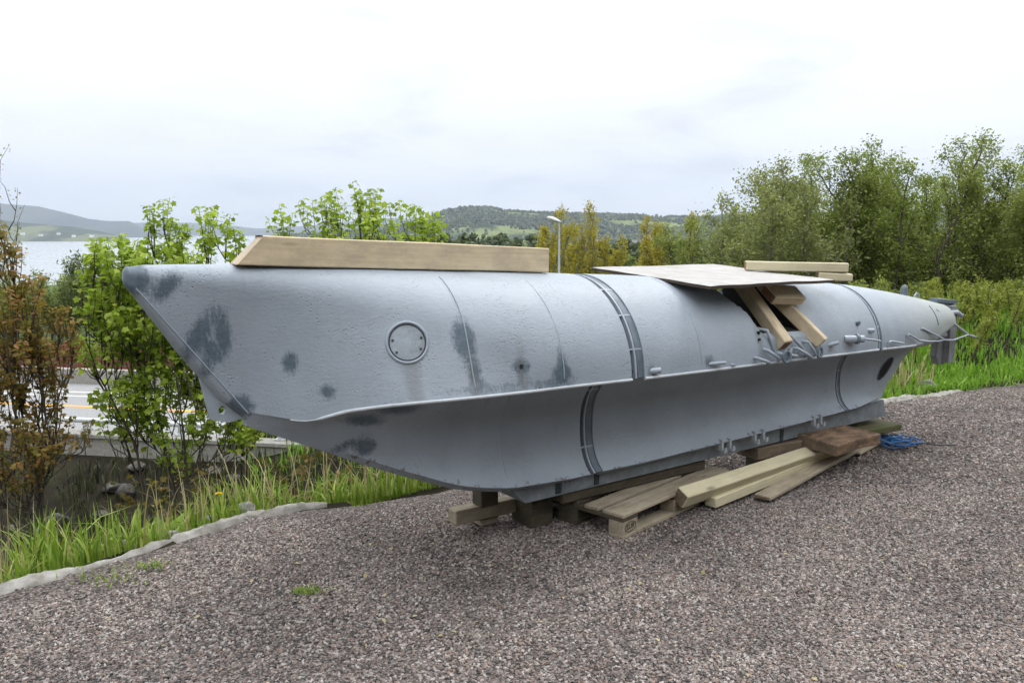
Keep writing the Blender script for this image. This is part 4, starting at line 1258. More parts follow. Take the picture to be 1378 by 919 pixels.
# stones by the edging
m, t, b = pmat('grey_rock', (.3, .29, .28), .9, spec=.2)
a1 = tex(t, 'ShaderNodeTexNoise', scale=9.0, Detail=8.0, Roughness=.7)
t.links.new(ramp(t, a1.outputs['Fac'], [(.3, (.07, .07, .065)), (.5, (.20, .195, .185)), (.7, (.38, .37, .355))]), b.inputs['Base Color'])
bump(t, b, a1.outputs['Fac'], .6, .02); M['rock'] = m
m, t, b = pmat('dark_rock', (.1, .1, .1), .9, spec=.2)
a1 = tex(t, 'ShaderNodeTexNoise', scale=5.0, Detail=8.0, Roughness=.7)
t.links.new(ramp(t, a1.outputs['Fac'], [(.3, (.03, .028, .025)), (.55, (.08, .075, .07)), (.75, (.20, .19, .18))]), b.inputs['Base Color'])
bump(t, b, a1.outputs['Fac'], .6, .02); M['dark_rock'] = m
def rock(x, y, z, sx, sy, sz, seed, label, mat='rock', group=None):
    bm = bmesh.new(); bmesh.ops.create_icosphere(bm, subdivisions=3, radius=1)
    sd_ = Vector((seed * 3.7, seed * 1.9, seed))
    for v in bm.verts:
        n = v.co.normalized()
        q = 1 + .35 * noise.noise(n * 1.3 + sd_) + .12 * noise.noise(n * 3.1 + sd_)
        v.co = n * q
        for pl_ in range(6):      # chipped facets
            ax = noise.random_unit_vector() if False else Vector((math.sin(seed * 5 + pl_ * 2.1), math.cos(seed * 3 + pl_ * 1.7), math.sin(pl_ * 2.9 + seed))).normalized()
            dd = v.co.dot(ax)
            if dd > .78: v.co -= ax * (dd - .78) * .85
        v.co = Vector((v.co.x * sx, v.co.y * sy, v.co.z * sz))
    me = bpy.data.meshes.new('rock'); bm.to_mesh(me); bm.free(); me.materials.append(M[mat])
    me.polygons.foreach_set('use_smooth', [True] * len(me.polygons)); me.set_sharp_from_angle(angle=R(35))
    if mat == 'rock': z = max(terrain_z(x, y), -.12) + sz * .35
    o = obj('rock', me, None, (x, y, z), (0, 0, seed * 1.3)); tag(o, label, 'rock', group)
rock(-1.70, 5.05, .02, .085, .07, .085, 1, 'largest pale angular rock beside the white fabric edging on the left')
rock(-1.90, 5.00, -.01, .04, .035, .035, 2, 'small pale rock just left of the largest rock')
rock(-2.02, 4.66, -.02, .06, .05, .05, 3, 'grey rock half hidden in grass left of the dandelion')
rock(-2.62, 4.22, -.03, .05, .05, .045, 4, 'grey rock at the left edge of the picture by the fabric')
rock(-2.22, 4.55, -.02, .05, .04, .04, 7, 'flat grey rock in the grass above the fabric edging')
rock(4.55, 8.85, .0, .10, .08, .08, 5, 'pale rock in the grass behind the stern')
# dark boulders of the ditch
rk = random.Random(31)
for k in range(16):
    X = rk.uniform(-9.5, -1.0); q = rk.uniform(-3.4, -.5)
    Y = wall_line(X) + q
    s_ = rk.uniform(.10, .28)
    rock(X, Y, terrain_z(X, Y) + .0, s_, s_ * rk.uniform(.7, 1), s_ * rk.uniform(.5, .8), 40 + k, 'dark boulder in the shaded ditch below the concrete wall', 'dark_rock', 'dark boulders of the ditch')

# ------------------------------------------------------------------ vegetation
LEAF = {
 'maple': (np.array([(0, 0, 0), (.15, -.12, .0), (.46, -.10, -.07), (.40, .20, .0), (.66, .48, -.14), (.34, .60, -.02), (0, 1.0, -.2), (-.34, .60, -.02), (-.66, .48, -.14), (-.40, .20, .0), (-.46, -.10, -.07), (-.15, -.12, .0), (0, .28, .06)]),
           [(12, 0, 1), (12, 1, 2), (12, 2, 3), (12, 3, 4), (12, 4, 5), (12, 5, 6), (12, 6, 7), (12, 7, 8), (12, 8, 9), (12, 9, 10), (12, 10, 11), (12, 11, 0)]),
 'oval': (np.array([(0, 0, 0), (.36, .42, .04), (0, 1, -.1), (-.36, .42, .04)]), [(0, 1, 2), (0, 2, 3)]),
 'narrow': (np.array([(0, 0, 0), (.17, .5, .03), (0, 1, -.1), (-.17, .5, .03)]), [(0, 1, 2), (0, 2, 3)]),
}
def leaves_mesh(name, pts, dirs, size, kind, mat, rng, droop=.5, var=.35, up=.6):
    """one mesh of separate leaves at pts; dirs: outward heading of each"""
    tv, tf = LEAF[kind]
    n = len(pts)
    P = np.asarray(pts); D = np.asarray(dirs)
    y = D + rng.normal(0, .45, (n, 3)); y[:, 2] -= droop * rng.random(n)
    y /= np.linalg.norm(y, axis=1)[:, None] + 1e-9
    zu = np.array([0, 0, up]) + rng.normal(0, .45, (n, 3))
    x = np.cross(y, zu); x /= np.linalg.norm(x, axis=1)[:, None] + 1e-9
    z = np.cross(x, y)
    s = size * (1 + rng.uniform(-var, var, n))[:, None, None]
    V = P[:, None] + s * (tv[None, :, 0:1] * x[:, None] + tv[None, :, 1:2] * y[:, None] + tv[None, :, 2:3] * z[:, None])
    k = len(tv)
    fa = np.array(tf)[None] + (np.arange(n) * k)[:, None, None]
    me = bpy.data.meshes.new(name)
    V = V.reshape(-1, 3); fa = fa.reshape(-1, 3)
    me.vertices.add(len(V)); me.vertices.foreach_set('co', V.ravel().astype(np.float32))
    me.loops.add(fa.size); me.loops.foreach_set('vertex_index', fa.ravel().astype(np.int32))
    me.polygons.add(len(fa)); me.polygons.foreach_set('loop_start', np.arange(0, fa.size, 3, dtype=np.int32))
    me.materials.append(mat)
    a = me.attributes.new('rnd', 'FLOAT', 'POINT')
    a.data.foreach_set('value', np.repeat(np.clip(rng.normal(.5, .24, n), 0, 1), k).astype(np.float32))
    me.update(); me.validate()
    return me

def wood_tubes(name, br, mat):
    V = []; Fc = []; nv = 0
    for pts, r0, r1 in br:
        P = np.asarray(pts); n = len(P)
        sides = 7 if r0 > .03 else 5 if r0 > .008 else 3
        d = np.gradient(P, axis=0); d /= np.linalg.norm(d, axis=1)[:, None] + 1e-9
        ref = np.array([.3, .2, .93]) if abs(d[0, 2]) < .8 else np.array([.95, .3, 0])
        a = np.cross(d, ref); a /= np.linalg.norm(a, axis=1)[:, None] + 1e-9
        b = np.cross(d, a)
        r = np.linspace(r0, r1, n)[:, None, None]
        th = np.arange(sides) * 2 * math.pi / sides
        ring = P[:, None] + r * (a[:, None] * np.cos(th)[None, :, None] + b[:, None] * np.sin(th)[None, :, None])
        V.append(ring.reshape(-1, 3))
        for i in range(n - 1):
            for k in range(sides):
                q = nv + i * sides + k; w_ = nv + i * sides + (k + 1) % sides
                Fc.append((q, w_, w_ + sides, q + sides))
        nv += n * sides
    return mesh(name, np.vstack(V), Fc, mat, True)

def grow(seed, height, stems=1, lean=.12, levels=3, kids=(9, 6, 5), angle=(45, 40, 38), ratio=(.42, .45, .5), r0=.05, tropism=.25, start=.25, wig=.12, spread0=.0, leaf_step=.05, taper_top=True, bare=0.0):
    """recursive limbs; returns branches and leaf anchors"""
    rg = random.Random(seed)
    br = []; lp = []; ld = []
    def limb(p, d, L, r, lev):
        n = max(4, int(L / (.22 if lev == 0 else .10)) + 2) if lev < 2 else 4
        pts = [p.copy()]; dd = d.copy()
        st = L / (n - 1)
        for i in range(n - 1):
            dd = (dd + Vector((rg.gauss(0, wig), rg.gauss(0, wig), rg.gauss(0, wig * .6))) + Vector((0, 0, tropism * .3))).normalized()
            pts.append(pts[-1] + dd * st)
        br.append(([tuple(q) for q in pts], r, r * (.28 if lev == 0 else .4)))
        if lev < levels:
            nk = kids[lev]
            for k in range(nk):
                f = start + (1 - start) * (k + rg.random()) / nk if lev == 0 else .2 + .8 * (k + rg.random()) / nk
                f = min(.985, f); i = min(n - 2, int(f * (n - 1))); u_ = f * (n - 1) - i
                q = pts[i].lerp(pts[i + 1], u_)
                ax = (pts[i + 1] - pts[i]).normalized()
                o1 = ax.orthogonal().normalized(); o2 = ax.cross(o1)
                ph_ = rg.uniform(0, 6.283) if lev else k * 2.4 + rg.uniform(-.5, .5)
                an = R(angle[lev] * rg.uniform(.7, 1.25))
                cd = ax * math.cos(an) + (o1 * math.cos(ph_) + o2 * math.sin(ph_)) * math.sin(an)
                shape = (1 - .75 * max(0, (f - .2)) ** 1.2) if (lev == 0 and taper_top) else (1.1 - .5 * f)
                limb(q, cd.normalized(), L * ratio[lev] * shape * rg.uniform(.75, 1.2), max(.002, r * (1 - .6 * f) * .5), lev + 1)
        if lev >= levels - 1:
            k = max(2, int(L / leaf_step))
            for j in range(k):
                f = (j + rg.random()) / k
                if f < .15: continue
                if bare and rg.random() < bare: continue
                i = min(n - 2, int(f * (n - 1))); u_ = f * (n - 1) - i
                q = pts[i].lerp(pts[i + 1], u_)
                lp.append(tuple(q)); ph_ = rg.uniform(0, 6.283)
                ax = (pts[i + 1] - pts[i]).normalized(); o1 = ax.orthogonal().normalized(); o2 = ax.cross(o1)
                ld.append(tuple(ax * .6 + o1 * math.cos(ph_) * .8 + o2 * math.sin(ph_) * .8))
    for s in range(stems):
        a = rg.uniform(0, 6.283) if stems == 1 else s * 6.283 / stems + rg.uniform(-.4, .4)
        l_ = lean * rg.uniform(.4, 1.2) if stems > 1 else lean * rg.uniform(0, 1)
        d = Vector((math.cos(a) * l_, math.sin(a) * l_, 1)).normalized()
        limb(Vector((math.cos(a) * spread0, math.sin(a) * spread0, -.1)), d, height * (1 if s == 0 else rg.uniform(.72, .98)), r0 * rg.uniform(.8, 1.1), 0)
    return br, lp, ld

def tree(name, loc, label, cat, leafkind, leafmat, size, barkmat, seed, group=None, per=1, spread=.0, droop=.5, maxl=None, **kw):
    br, lp, ld = grow(seed, **kw)
    rng = np.random.default_rng(seed)
    lp = np.array(lp); ld = np.array(ld)
    if per > 1:
        lp = np.repeat(lp, per, 0) + rng.normal(0, spread, (len(lp) * per, 3)); ld = np.repeat(ld, per, 0)
    if maxl and len(lp) > maxl:
        idx = rng.choice(len(lp), maxl, replace=False); lp = lp[idx]; ld = ld[idx]
    root = empty(name, loc); tag(root, label, cat, group)
    obj('trunk', wood_tubes('trunk', br, M[barkmat]), root)
    cr_ = obj('crown', leaves_mesh('crown', lp, ld, size, leafkind, M[leafmat], rng, droop), root)
    cr_['kind'] = 'stuff'
    return root, len(lp)
def at(px, Y, dz=0.0):
    X = (px - 689) / 1105 * Y
    return (X, Y, terrain_z(X, Y) + dz)
def hgt(py, loc): return 1.7 + (312 - py) / 1105 * loc[1] - loc[2]

cnt = {}
def crown_tree(name, px, Y, label, lobes, nshoot, leafmat, size, barkmat, seed, stems, shoot=.32, per=9, depth=.8, base_px=None, up=.7, leafkind='maple'):
    """young broadleaf: stems from one base, shoots filling the lobes (px, py, half width, half height at distance Y), leaf whorls on each shoot"""
    rg = random.Random(seed); rng = np.random.default_rng(seed)
    X0 = ((base_px or px) - 689) / 1105 * Y
    base = Vector((X0, Y, terrain_z(X0, Y)))
    k = Y / 1105.0
    wts = [l_[2] * l_[3] for l_ in lobes]
    tips = []
    while len(tips) < nshoot:
        l_ = rg.choices(lobes, wts)[0]
        v = Vector((rg.gauss(0, 1), rg.gauss(0, 1), rg.gauss(0, 1))).normalized() * (rg.random() ** .33)
        dep_ = depth * min(1.0, l_[2] / 60.0)
        tips.append(Vector(((l_[0] + v.x * l_[2] - 689) * k, Y + v.y * dep_, 1.7 + (312 - l_[1] - v.z * l_[3]) * k)) - base)
    zmax = max(t_.z for t_ in tips)
    br = []; stem_pts = []
    for s_ in range(stems):
        tgt = rg.choice([t_ for t_ in tips if t_.z > zmax * .6])
        p = Vector((rg.gauss(0, .07), rg.gauss(0, .07), -.15)); pts = [p]
        for i in range(1, 13):
            f = i / 12
            q = Vector((tgt.x * f ** 1.5, tgt.y * f ** 1.5, tgt.z * f * .96)) + Vector((rg.gauss(0, .03), rg.gauss(0, .03), 0))
            pts.append(q)
        br.append(([tuple(q) for q in pts], .035 * rg.uniform(.7, 1.1), .006)); stem_pts += pts[2:]
    lp = []; ld = []
    dense = []
    for pts_, _, _ in list(br):
        for i in range(2, len(pts_) - 1):
            for u_ in (0, .33, .66): dense.append(Vector(pts_[i]).lerp(Vector(pts_[i + 1]), u_))
    tips.sort(key=lambda v: (v - Vector((0, 0, zmax * .5))).length)
    for t_ in tips:
        want = rg.uniform(.15, .40)
        a_ = min(dense, key=lambda q: (q.xy - t_.xy).length + 1.1 * abs(t_.z - q.z - want) + (.6 if q.z > t_.z else 0))
        dv = t_ - a_
        mid_ = a_ + dv * .5 + Vector((dv.x * .12, dv.y * .12, -abs(dv.z) * .12))
        d = (dv.normalized() * .5 + Vector((rg.gauss(0, .25), rg.gauss(0, .25), up))).normalized()
        e_ = t_ + d * shoot * rg.uniform(.6, 1.2)
        br.append(([tuple(a_), tuple(mid_), tuple(t_), tuple(e_)], min(.012, .005 + .008 * dv.length), .002))
        dense += [mid_.copy(), mid_.lerp(t_, .6)]
        for j in range(per):
            f = (j + rg.random()) / per
            q = t_.lerp(e_, f) if f > .25 else mid_.lerp(t_, .4 + f * 2.4)
            ph_ = j * 1.57 + rg.uniform(-.4, .4)
            o_ = Vector((math.cos(ph_), math.sin(ph_), .15))
            q2 = q + o_ * size * rg.uniform(.4, 1.0)
            lp.append(tuple(q2)); ld.append(tuple(o_))
    root = empty(name, base); tag(root, label, 'tree')
    obj('trunk', wood_tubes('trunk', br, M[barkmat]), root)
    c_ = obj('crown', leaves_mesh('crown', lp, ld, size, leafkind, M[leafmat], rng, .9, .4, 1.1), root); c_['kind'] = 'stuff'
    return len(lp)
# the young maple left of the bow
cnt['mapleL'] = crown_tree('maple_tree', 215, 8.6, 'bright green young maple left of the bow tip',
    [(160, 372, 46, 40), (228, 322, 26, 34), (288, 326, 22, 28), (325, 336, 10, 16), (190, 350, 24, 22), (245, 372, 75, 36), (205, 425, 78, 52), (270, 430, 60, 50), (165, 462, 42, 34), (240, 480, 80, 34), (205, 520, 50, 16), (290, 520, 50, 24), (185, 568, 40, 10), (255, 590, 55, 12), (330, 592, 30, 20), (230, 625, 40, 12), (122, 425, 24, 34), (118, 482, 22, 18), (135, 352, 20, 20), (140, 545, 36, 14), (200, 540, 60, 18), (290, 560, 45, 22), (170, 590, 50, 14)],
    600, 'maple', .05, 'bark', 101, 4, .20, 17, .7, 245)
cnt['mapleT'] = crown_tree('maple_tree', 500, 10.5, 'bright green maple top showing above the long bow beam',
    [(390, 322, 16, 14), (415, 305, 12, 14), (445, 300, 26, 26), (475, 292, 20, 22), (510, 302, 26, 20), (550, 300, 16, 24), (582, 322, 16, 20), (500, 345, 95, 40), (490, 420, 90, 60), (490, 500, 60, 40)],
    330, 'maple', .055, 'bark', 102, 7, .30, 14, .9, 490, 1.6)
# bronze-leaved maple at the left edge
cnt['mapleR'] = crown_tree('maple_tree', 30, 7.6, 'bronze red leaved maple at the left edge of the picture',
    [(18, 350, 24, 34), (50, 400, 22, 26), (12, 430, 40, 40), (50, 470, 48, 28), (0, 500, 45, 40), (45, 525, 44, 16), (5, 570, 60, 36), (40, 612, 55, 28), (75, 440, 22, 16), (-50, 500, 60, 120), (0, 650, 50, 20)],
    400, 'maple_red', .036, 'bark', 103, 4, .17, 17, .6, 5)
# thin sparse birch beyond it
crown_tree('birch_tree', -5, 11, 'thin sparse birch rising above the bronze maple at the left edge',
    [(2, 228, 14, 22), (22, 262, 14, 14), (12, 292, 22, 16), (38, 270, 10, 8), (-25, 260, 30, 55), (0, 330, 30, 30), (-20, 400, 40, 50)],
    95, 'birch_pale', .034, 'bark', 104, 3, .22, 8, .6, -25, .35, 'oval')
# green bushes below the maples
for i, (px, Y, top, lab, mt) in enumerate(((105, 33, 345, 'grey green willow bush between bronze maple and green maple', 'willow'), (35, 34, 368, 'green willow bush behind the bronze maple', 'birch'), (160, 34, 362, 'willow bush behind the green maple', 'willow'), (330, 33, 380, 'green bush seen behind the bow stem', 'birch'))):
    l = at(px, Y); tree('willow_bush', l, lab, 'bush', 'narrow', mt, .15, 'bark', 110 + i, 'willow bushes by the road', 3, .12, .4,
        height=hgt(top, l), stems=9, lean=.30, levels=3, kids=(9, 5, 4), angle=(35, 35, 35), ratio=(.30, .45, .5), r0=.05, tropism=.3, start=.15, spread0=.8, leaf_step=.12, maxl=9000)
# low brownish shrub under the bow
for i, (px, Y, top, w_) in enumerate(((372, 8.6, 596, 1), (430, 8.3, 606, 1), (330, 9.2, 588, 1))):
    l = at(px, Y); tree('low_shrub', l, ('brownish low shrub under the bow left of the grass', 'small brownish shrub under the bow nearest the grass', 'brownish shrub below the towing plate')[i], 'shrub', 'maple', 'brown_leaf', .05, 'bark', 120 + i, 'brownish shrubs under the bow', 2, .03, .6,
        height=max(.5, hgt(top, l)), stems=5, lean=.55, levels=2, kids=(9, 5), angle=(55, 45), ratio=(.35, .45), r0=.02, tropism=.1, start=.3, spread0=.1, leaf_step=.06)

# yellow willows below, far behind the boat
YW = ((745, 62, 283, 'yellow green willow behind the street lamp'), (778, 66, 305, 'yellow green willow right of the street lamp'), (822, 64, 312, 'low yellow green willow above the plywood'), (893, 60, 296, 'yellow green willow left of the pale grove tree'), (718, 72, 312, 'yellow green willow left of the street lamp'), (858, 75, 322, 'smallest yellow green willow between two larger ones'))
for i, (px, Y, top, lab) in enumerate(YW):
    l = at(px, Y); tree('willow_tree', l, lab, 'tree', 'narrow', 'willow_y', .26, 'bark_pale', 130 + i, 'yellow willows below the yard', 3, .16, .2,
        height=hgt(top, l), stems=5, lean=.09, levels=3, kids=(13, 5, 3), angle=(24, 28, 30), ratio=(.24, .42, .5), r0=.12, tropism=.5, start=.12, spread0=.7, leaf_step=.2, maxl=9000)
tree('spruce_tree', at(866, 130), 'small dark spruce among the yellow willows', 'tree', 'narrow', 'alder', .5, 'bark', 140, None, 3, .15, .5,
     height=hgt(318, at(866, 130)), stems=1, lean=.0, levels=2, kids=(40, 8), angle=(85, 40), ratio=(.14, .4), r0=.15, tropism=-.1, start=.08, leaf_step=.25)

# the grove behind the stern
GR = ((985, 22, 262, 'birch_pale', 'pale grey green tree at the left end of the grove'), (1040, 24, 205, 'birch_pale', 'tall pale tree second from the left in the grove'), (1085, 23, 195, 'birch_pale', 'pale feathery tree in the left part of the grove'),
      (1125, 25, 190, 'alder', 'dark green tree right of the pale grove trees'), (1165, 24, 188, 'alder', 'dense green tree above the stern end of the hull'), (1200, 26, 205, 'birch', 'green tree over the second bolted joint'), (1235, 24, 175, 'birch', 'tallest green tree above the rudder'),
      (1275, 25, 180, 'alder', 'dense dark tree right of the rudder'), (1310, 24, 192, 'birch', 'green tree in the right part of the grove'), (1350, 25, 176, 'birch', 'broad green tree near the right edge of the grove'), (1395, 23, 180, 'birch', 'tree cut by the right edge of the picture'),
      (950, 27, 285, 'birch', 'low bushy tree at the foot of the pale grove trees'), (1060, 29, 230, 'birch', 'tree behind the pale grove trees'), (1145, 30, 215, 'alder', 'dark tree in the back row of the grove'), (1255, 30, 205, 'alder', 'dark tree in the back row above the rudder'), (1335, 30, 205, 'alder', 'dark tree in the back row near the right edge'),
      (1015, 26, 245, 'birch_pale', 'pale tree in the back row left of the tall pale tree'), (1105, 28, 205, 'birch', 'green tree in the back row behind the short beam'), (1180, 28.5, 212, 'birch', 'green tree in the back row over the stern joint'), (1215, 28, 198, 'alder', 'dense tree in the back row over the mooring pin'), (1295, 28, 198, 'birch', 'green tree in the back row right of the rudder'), (1370, 28.5, 196, 'birch', 'green tree in the back row at the right edge'))
for i, (px, Y, top, mt, lab) in enumerate(GR):
    l = at(px, Y)
    gr_root, cnt['g%d' % i] = tree('birch_tree' if mt != 'alder' else 'alder_tree', l, lab, 'tree', 'oval', mt, .078, 'bark_pale' if mt == 'birch_pale' else 'bark', 200 + i, 'grove behind the stern', 4, .12, .5,
        height=hgt(top, l), stems=3, lean=.13, levels=3, kids=(17, 6, 4), angle=(46, 42, 40), ratio=(.25, .46, .5), r0=.07, tropism=.28, start=.06, spread0=.35, leaf_step=.085, maxl=26000)
    gr_root.scale.z = .96 if mt == 'birch_pale' else .94
# undergrowth in front of the grove
UG = ((1010, 17, 372, 'willow'), (1090, 17.5, 380, 'willow'), (1160, 17, 374, 'birch'), (1215, 16, 385, 'willow'), (1350, 15, 378, 'willow'), (1290, 17.5, 412, 'birch'), (1400, 15, 385, 'willow'))
UL = ('leafy bush behind the plywood', 'leafy bush behind the short beam', 'leafy bush behind the second joint', 'leafy bush behind the mooring pin', 'pale leafy bush at the right edge', 'leafy bush right of the rudder', 'leafy bush cut by the right edge')
for i, (px, Y, top, mt) in enumerate(UG):
    l = at(px, Y)
    tree('leafy_bush', l, UL[i], 'bush', 'oval', mt, .06, 'bark', 240 + i, 'bushes in front of the grove', 2, .05, .4,
        height=hgt(top, l), stems=8, lean=.35, levels=3, kids=(9, 5, 4), angle=(40, 38, 36), ratio=(.26, .45, .5), r0=.025, tropism=.35, start=.25, spread0=.3, leaf_step=.07, maxl=8000)
# yellow-green shoots right of the stern
SH = ((1225, 11.2, 462), (1262, 11.8, 438), (1300, 11.4, 424), (1338, 12.4, 432), (1372, 11.5, 415), (1405, 12, 405), (1245, 10.4, 486), (1320, 13.2, 440))
SL = ('yellow green shoots beside the stern web', 'yellow green shoots behind the rudder', 'yellow green shoots right of the rudder', 'tallest yellow green shoots before the grove', 'yellow green shoots at the right edge', 'yellow green shoots cut by the right edge', 'low yellow green shoots below the rudder', 'yellow green shoots farthest back by the grove')
for i, (px, Y, top) in enumerate(SH):
    l = at(px, Y)
    tree('willow_shoots', l, SL[i], 'shrub', 'narrow', 'shrub_y', .055, 'bark', 260 + i, 'yellow shoots right of the stern', 2, .02, .1,
        height=1.3 * max(.5, hgt(top, l)), stems=13, lean=.40, levels=2, kids=(12, 3), angle=(24, 28), ratio=(.13, .4), r0=.011, tropism=.5, start=.12, spread0=.6, leaf_step=.035, maxl=2100)
print('LEAVES', cnt)

# grass: blades in drifts along the rim
def blades(name, P, Hh, W, mat, label, seed, lean=.45, cat='grass'):
    rng = np.random.default_rng(seed); n = len(P)
    P = np.asarray(P); Hh = np.asarray(Hh)
    a = rng.uniform(0, 2 * math.pi, n); d = np.stack([np.cos(a), np.sin(a), np.zeros(n)], 1)
    sdv = np.stack([-np.sin(a + rng.normal(0, .6, n)), np.cos(a + rng.normal(0, .6, n)), np.zeros(n)], 1)
    ln_ = np.abs(rng.normal(0, lean, n)) * Hh
    wv = W * rng.uniform(.6, 1.4, n)
    V = []
    for f, wk in ((0, .8), (.4, 1.0), (.75, .7)):
        c = P + d * (ln_ * f ** 2)[:, None]; c[:, 2] += Hh * (f - .18 * f ** 2 * np.minimum(1.5, ln_ / Hh))
        V += [c - sdv * (wv * wk / 2)[:, None], c + sdv * (wv * wk / 2)[:, None]]
    c = P + d * ln_[:, None]; c[:, 2] += Hh * (1 - .18 * np.minimum(1.5, ln_ / Hh) - .12 * np.minimum(2, ln_ / Hh))
    V.append(c)
    V = np.stack(V, 1).reshape(-1, 3)
    b0 = np.arange(n) * 7
    f4 = np.concatenate([np.stack([b0, b0 + 1, b0 + 3, b0 + 2], 1), np.stack([b0 + 2, b0 + 3, b0 + 5, b0 + 4], 1)])
    f3 = np.stack([b0 + 4, b0 + 5, b0 + 6], 1)
    me = bpy.data.meshes.new(name)
    me.vertices.add(len(V)); me.vertices.foreach_set('co', V.ravel().astype(np.float32))
    me.loops.add(f4.size + f3.size); me.loops.foreach_set('vertex_index', np.concatenate([f4.ravel(), f3.ravel()]).astype(np.int32))
    ls = np.concatenate([np.arange(len(f4)) * 4, f4.size + np.arange(len(f3)) * 3]).astype(np.int32)
    me.polygons.add(len(ls)); me.polygons.foreach_set('loop_start', ls)
    me.materials.append(M[mat])
    at_ = me.attributes.new('rnd', 'FLOAT', 'POINT')
    at_.data.foreach_set('value', np.repeat(np.clip(rng.normal(.5, .25, n), 0, 1), 7).astype(np.float32))
    me.update(); me.validate()
    return tag(obj(name, me), label, cat, kind='stuff')

def drift(n, t0, t1, s0, s1, h0, h1, seed, hfun=None, dens=None):
    rg = random.Random(seed); T = []; S_ = []; Hs = []
    while len(T) < n:
        t_ = rg.uniform(t0, t1); s_ = s0 + (s1 - s0) * rg.random()
        k = .5 + .5 * noise.noise((t_ * 1.6, s_ * 1.6, seed)) + .35 * noise.noise((t_ * 5, s_ * 5, seed + 3))
        if rg.random() > k * k * 1.9: continue
        T.append(t_); S_.append(s_); Hs.append(rg.uniform(h0, h1) * (.45 + .85 * max(0, k)) * (hfun(t_, s_) if hfun else 1))
    T = np.array(T); S_ = np.array(S_)
    p = O[None] + T[:, None] * U[None] + (edge(T) + S_)[:, None] * F[None]
    return np.column_stack([p, terrain(p[:, 0], p[:, 1]) - .01]), Hs
hf = lambda t_, s_: (.45 + .55 * float(sstep(.0, .35, s_)))
P, Hh = drift(4600, -5.2, 1.6, .03, .95, .12, .44, 3, hf); blades('grass', P, Hh, .012, 'grass', 'tall bright green grass along the left rim of the gravel', 1)
P, Hh = drift(3000, -5.2, 1.6, .02, .8, .05, .15, 5); blades('grass', P, Hh, .009, 'grass', 'short green grass at the foot of the left bank', 2, .7)
P, Hh = drift(900, -4.8, 1.4, .05, 1.0, .15, .55, 7); blades('dry_stalks', P, Hh, .006, 'straw', 'dry straw stalks among the left grass', 3, .35)
P, Hh = drift(17000, 4.2, 13, .05, 2.8, .08, .23, 9, lambda t_, s_: .5 + .5 * float(sstep(0, .5, s_)) * (1 if t_ > 6.5 else .65)); blades('grass', P, Hh, .014, 'grass_r', 'lush green grass right of the stern', 4, .4)
P, Hh = drift(5000, 4.4, 13, -.06, .5, .05, .16, 17); blades('grass', P, Hh, .01, 'grass_r', 'short grass along the right rim of the gravel', 8, .7)
P, Hh = drift(1100, 3.5, 6.6, .1, 2.2, .2, .5, 11); blades('dry_stalks', P, Hh, .008, 'straw', 'pale dry stalks below the rudder', 5, .3)
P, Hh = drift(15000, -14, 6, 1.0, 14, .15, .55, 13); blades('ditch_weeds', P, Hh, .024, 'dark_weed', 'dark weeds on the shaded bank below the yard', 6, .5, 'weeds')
P, Hh = drift(12000, 2.5, 22, 3.2, 14, .15, .42, 15); blades('rough_grass', P, Hh, .03, 'grass_r', 'rough grass under the grove', 7, .5)
# small weed tufts on the gravel itself
for i, (px_, py_, s_, lab) in enumerate(((-2.02, 3.88, .10, 'small green weed tuft on the gravel at the lower left'), (-.98, 3.72, .04, 'tiny green weed on the gravel below the bow'), (-1.86, 4.02, .05, 'weed tuft on the gravel near the fabric edging'))):
    rg = random.Random(i); P = [(px_ + rg.gauss(0, s_), py_ + rg.gauss(0, s_ * .5), 0) for _ in range(90)]
    o = blades('weed_tuft', P, [rg.uniform(.01, .035) for _ in P], .006, 'grass', lab, 50 + i, .8, 'weed'); del o['kind']
# dry leaves and twigs blown over the gravel
rgd = np.random.default_rng(5); dp_ = []
while len(dp_) < 330:
    X = rgd.uniform(-3, 5); Y = rgd.uniform(2.4, 7.5); t_, f_ = site(X, Y)
    if f_ < edge(t_) - .1 and noise.noise((X * .9, Y * .9, 4)) > rgd.uniform(-.5, .4): dp_.append((X, Y, gravel_z(X, Y) + .014))
me = leaves_mesh('leaf_litter', np.array(dp_), rgd.normal(0, 1, (len(dp_), 3)) * np.array([1, 1, .1]), .02, 'oval', M['straw'], rgd, .1, .6, 3)
tag(obj('leaf_litter', me), 'scattered dry leaf bits on the gravel', 'leaves', kind='stuff')
mb = MB()
for k in range(70):
    X, Y, z = dp_[k * 4]; a = rgd.uniform(0, 6.28); L_ = rgd.uniform(.03, .10)
    mb.tube([(X, Y, z), (X + L_ * .5 * math.cos(a), Y + L_ * .5 * math.sin(a), z + .006), (X + L_ * math.cos(a + .3), Y + L_ * math.sin(a + .3), z)], .0022, 4)
tag(mb.build('twig_litter', M['bark']), 'thin dark twigs strewn on the gravel', 'twigs', kind='stuff')
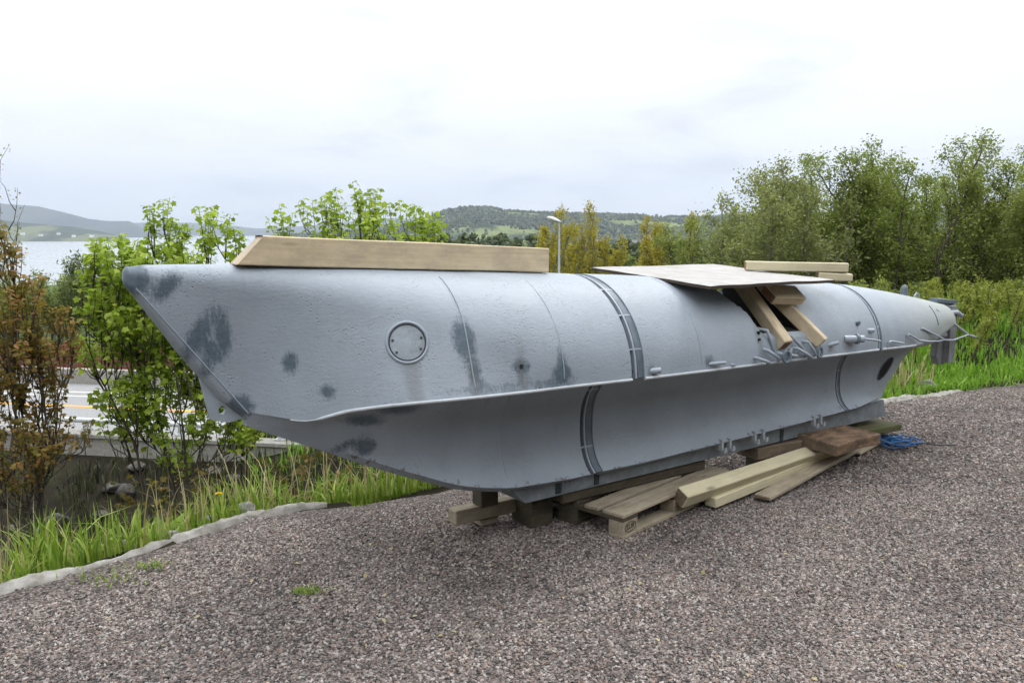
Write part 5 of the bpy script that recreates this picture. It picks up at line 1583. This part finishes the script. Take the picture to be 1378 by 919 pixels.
# broad-leaved weed in the left grass
rgw = np.random.default_rng(77)
for i, (x_, y_, lab) in enumerate(((-2.12, 4.86, 'broad leaved weed in the grass left of the dandelion'), (-1.98, 4.98, 'broad leaved weed nearest the dandelion'))):
    wd_ = empty('broad_leaf_weed', (x_, y_, terrain_z(x_, y_))); tag(wd_, lab, 'weed')
    for k in range(7):
        a = k * 2.4 + i; d_ = np.array([[math.cos(a), math.sin(a), .9]])
        obj('leaf', leaves_mesh('leaf', np.array([[0, 0, .03]]), d_, .17, 'oval', M['grass'], rgw, .6, .25, .6), wd_)
# dandelion
dl = H(-1.12, -1.5, 0); dx_, dy_ = -1.90, 5.14
dn = empty('dandelion', (dx_, dy_, terrain_z(dx_, dy_))); tag(dn, 'single yellow dandelion in the grass left of the pale rock', 'flower')
mb = MB(); mb.tube([(0, 0, 0), (.01, 0, .12), (.0, 0, .235)], .003, 6); mb.build('stem', M['grass_r'], dn)
mb = MB()
for k in range(46):
    a = k * 2.4; r_ = .024 * math.sqrt((k + 1) / 46); dz_ = .012 * (1 - r_ / .024)
    d_ = Vector((math.cos(a), math.sin(a), 0)); s_ = Vector((-d_.y, d_.x, 0)) * .003
    b_ = Vector((0, 0, .235)); tp_ = d_ * r_ + Vector((0, 0, .24 + dz_))
    mb.add([b_ - s_, b_ + s_, tp_ + s_, tp_ - s_], [(0, 1, 2, 3)])
mb.build('flower_head', M['petal'], dn)

# ------------------------------------------------------------------ haze: the air between here and the far mountains
mb = MB(); mb.box((-11500, -11500, -60), (11500, 11500, 640))
m = bpy.data.materials.new('haze_air'); m.use_nodes = True
t = m.node_tree; t.nodes.clear()
mo = N(t, 'ShaderNodeOutputMaterial'); pv_ = N(t, 'ShaderNodeVolumePrincipled')
pv_.inputs['Color'].default_value = (.71, .825, 1.0, 1); pv_.inputs['Density'].default_value = 1.2e-4; pv_.inputs['Anisotropy'].default_value = .2
t.links.new(pv_.outputs[0], mo.inputs['Volume'])
hz = mb.build('haze', m); tag(hz, 'pale blue haze over the distant land and water', 'haze', kind='stuff')
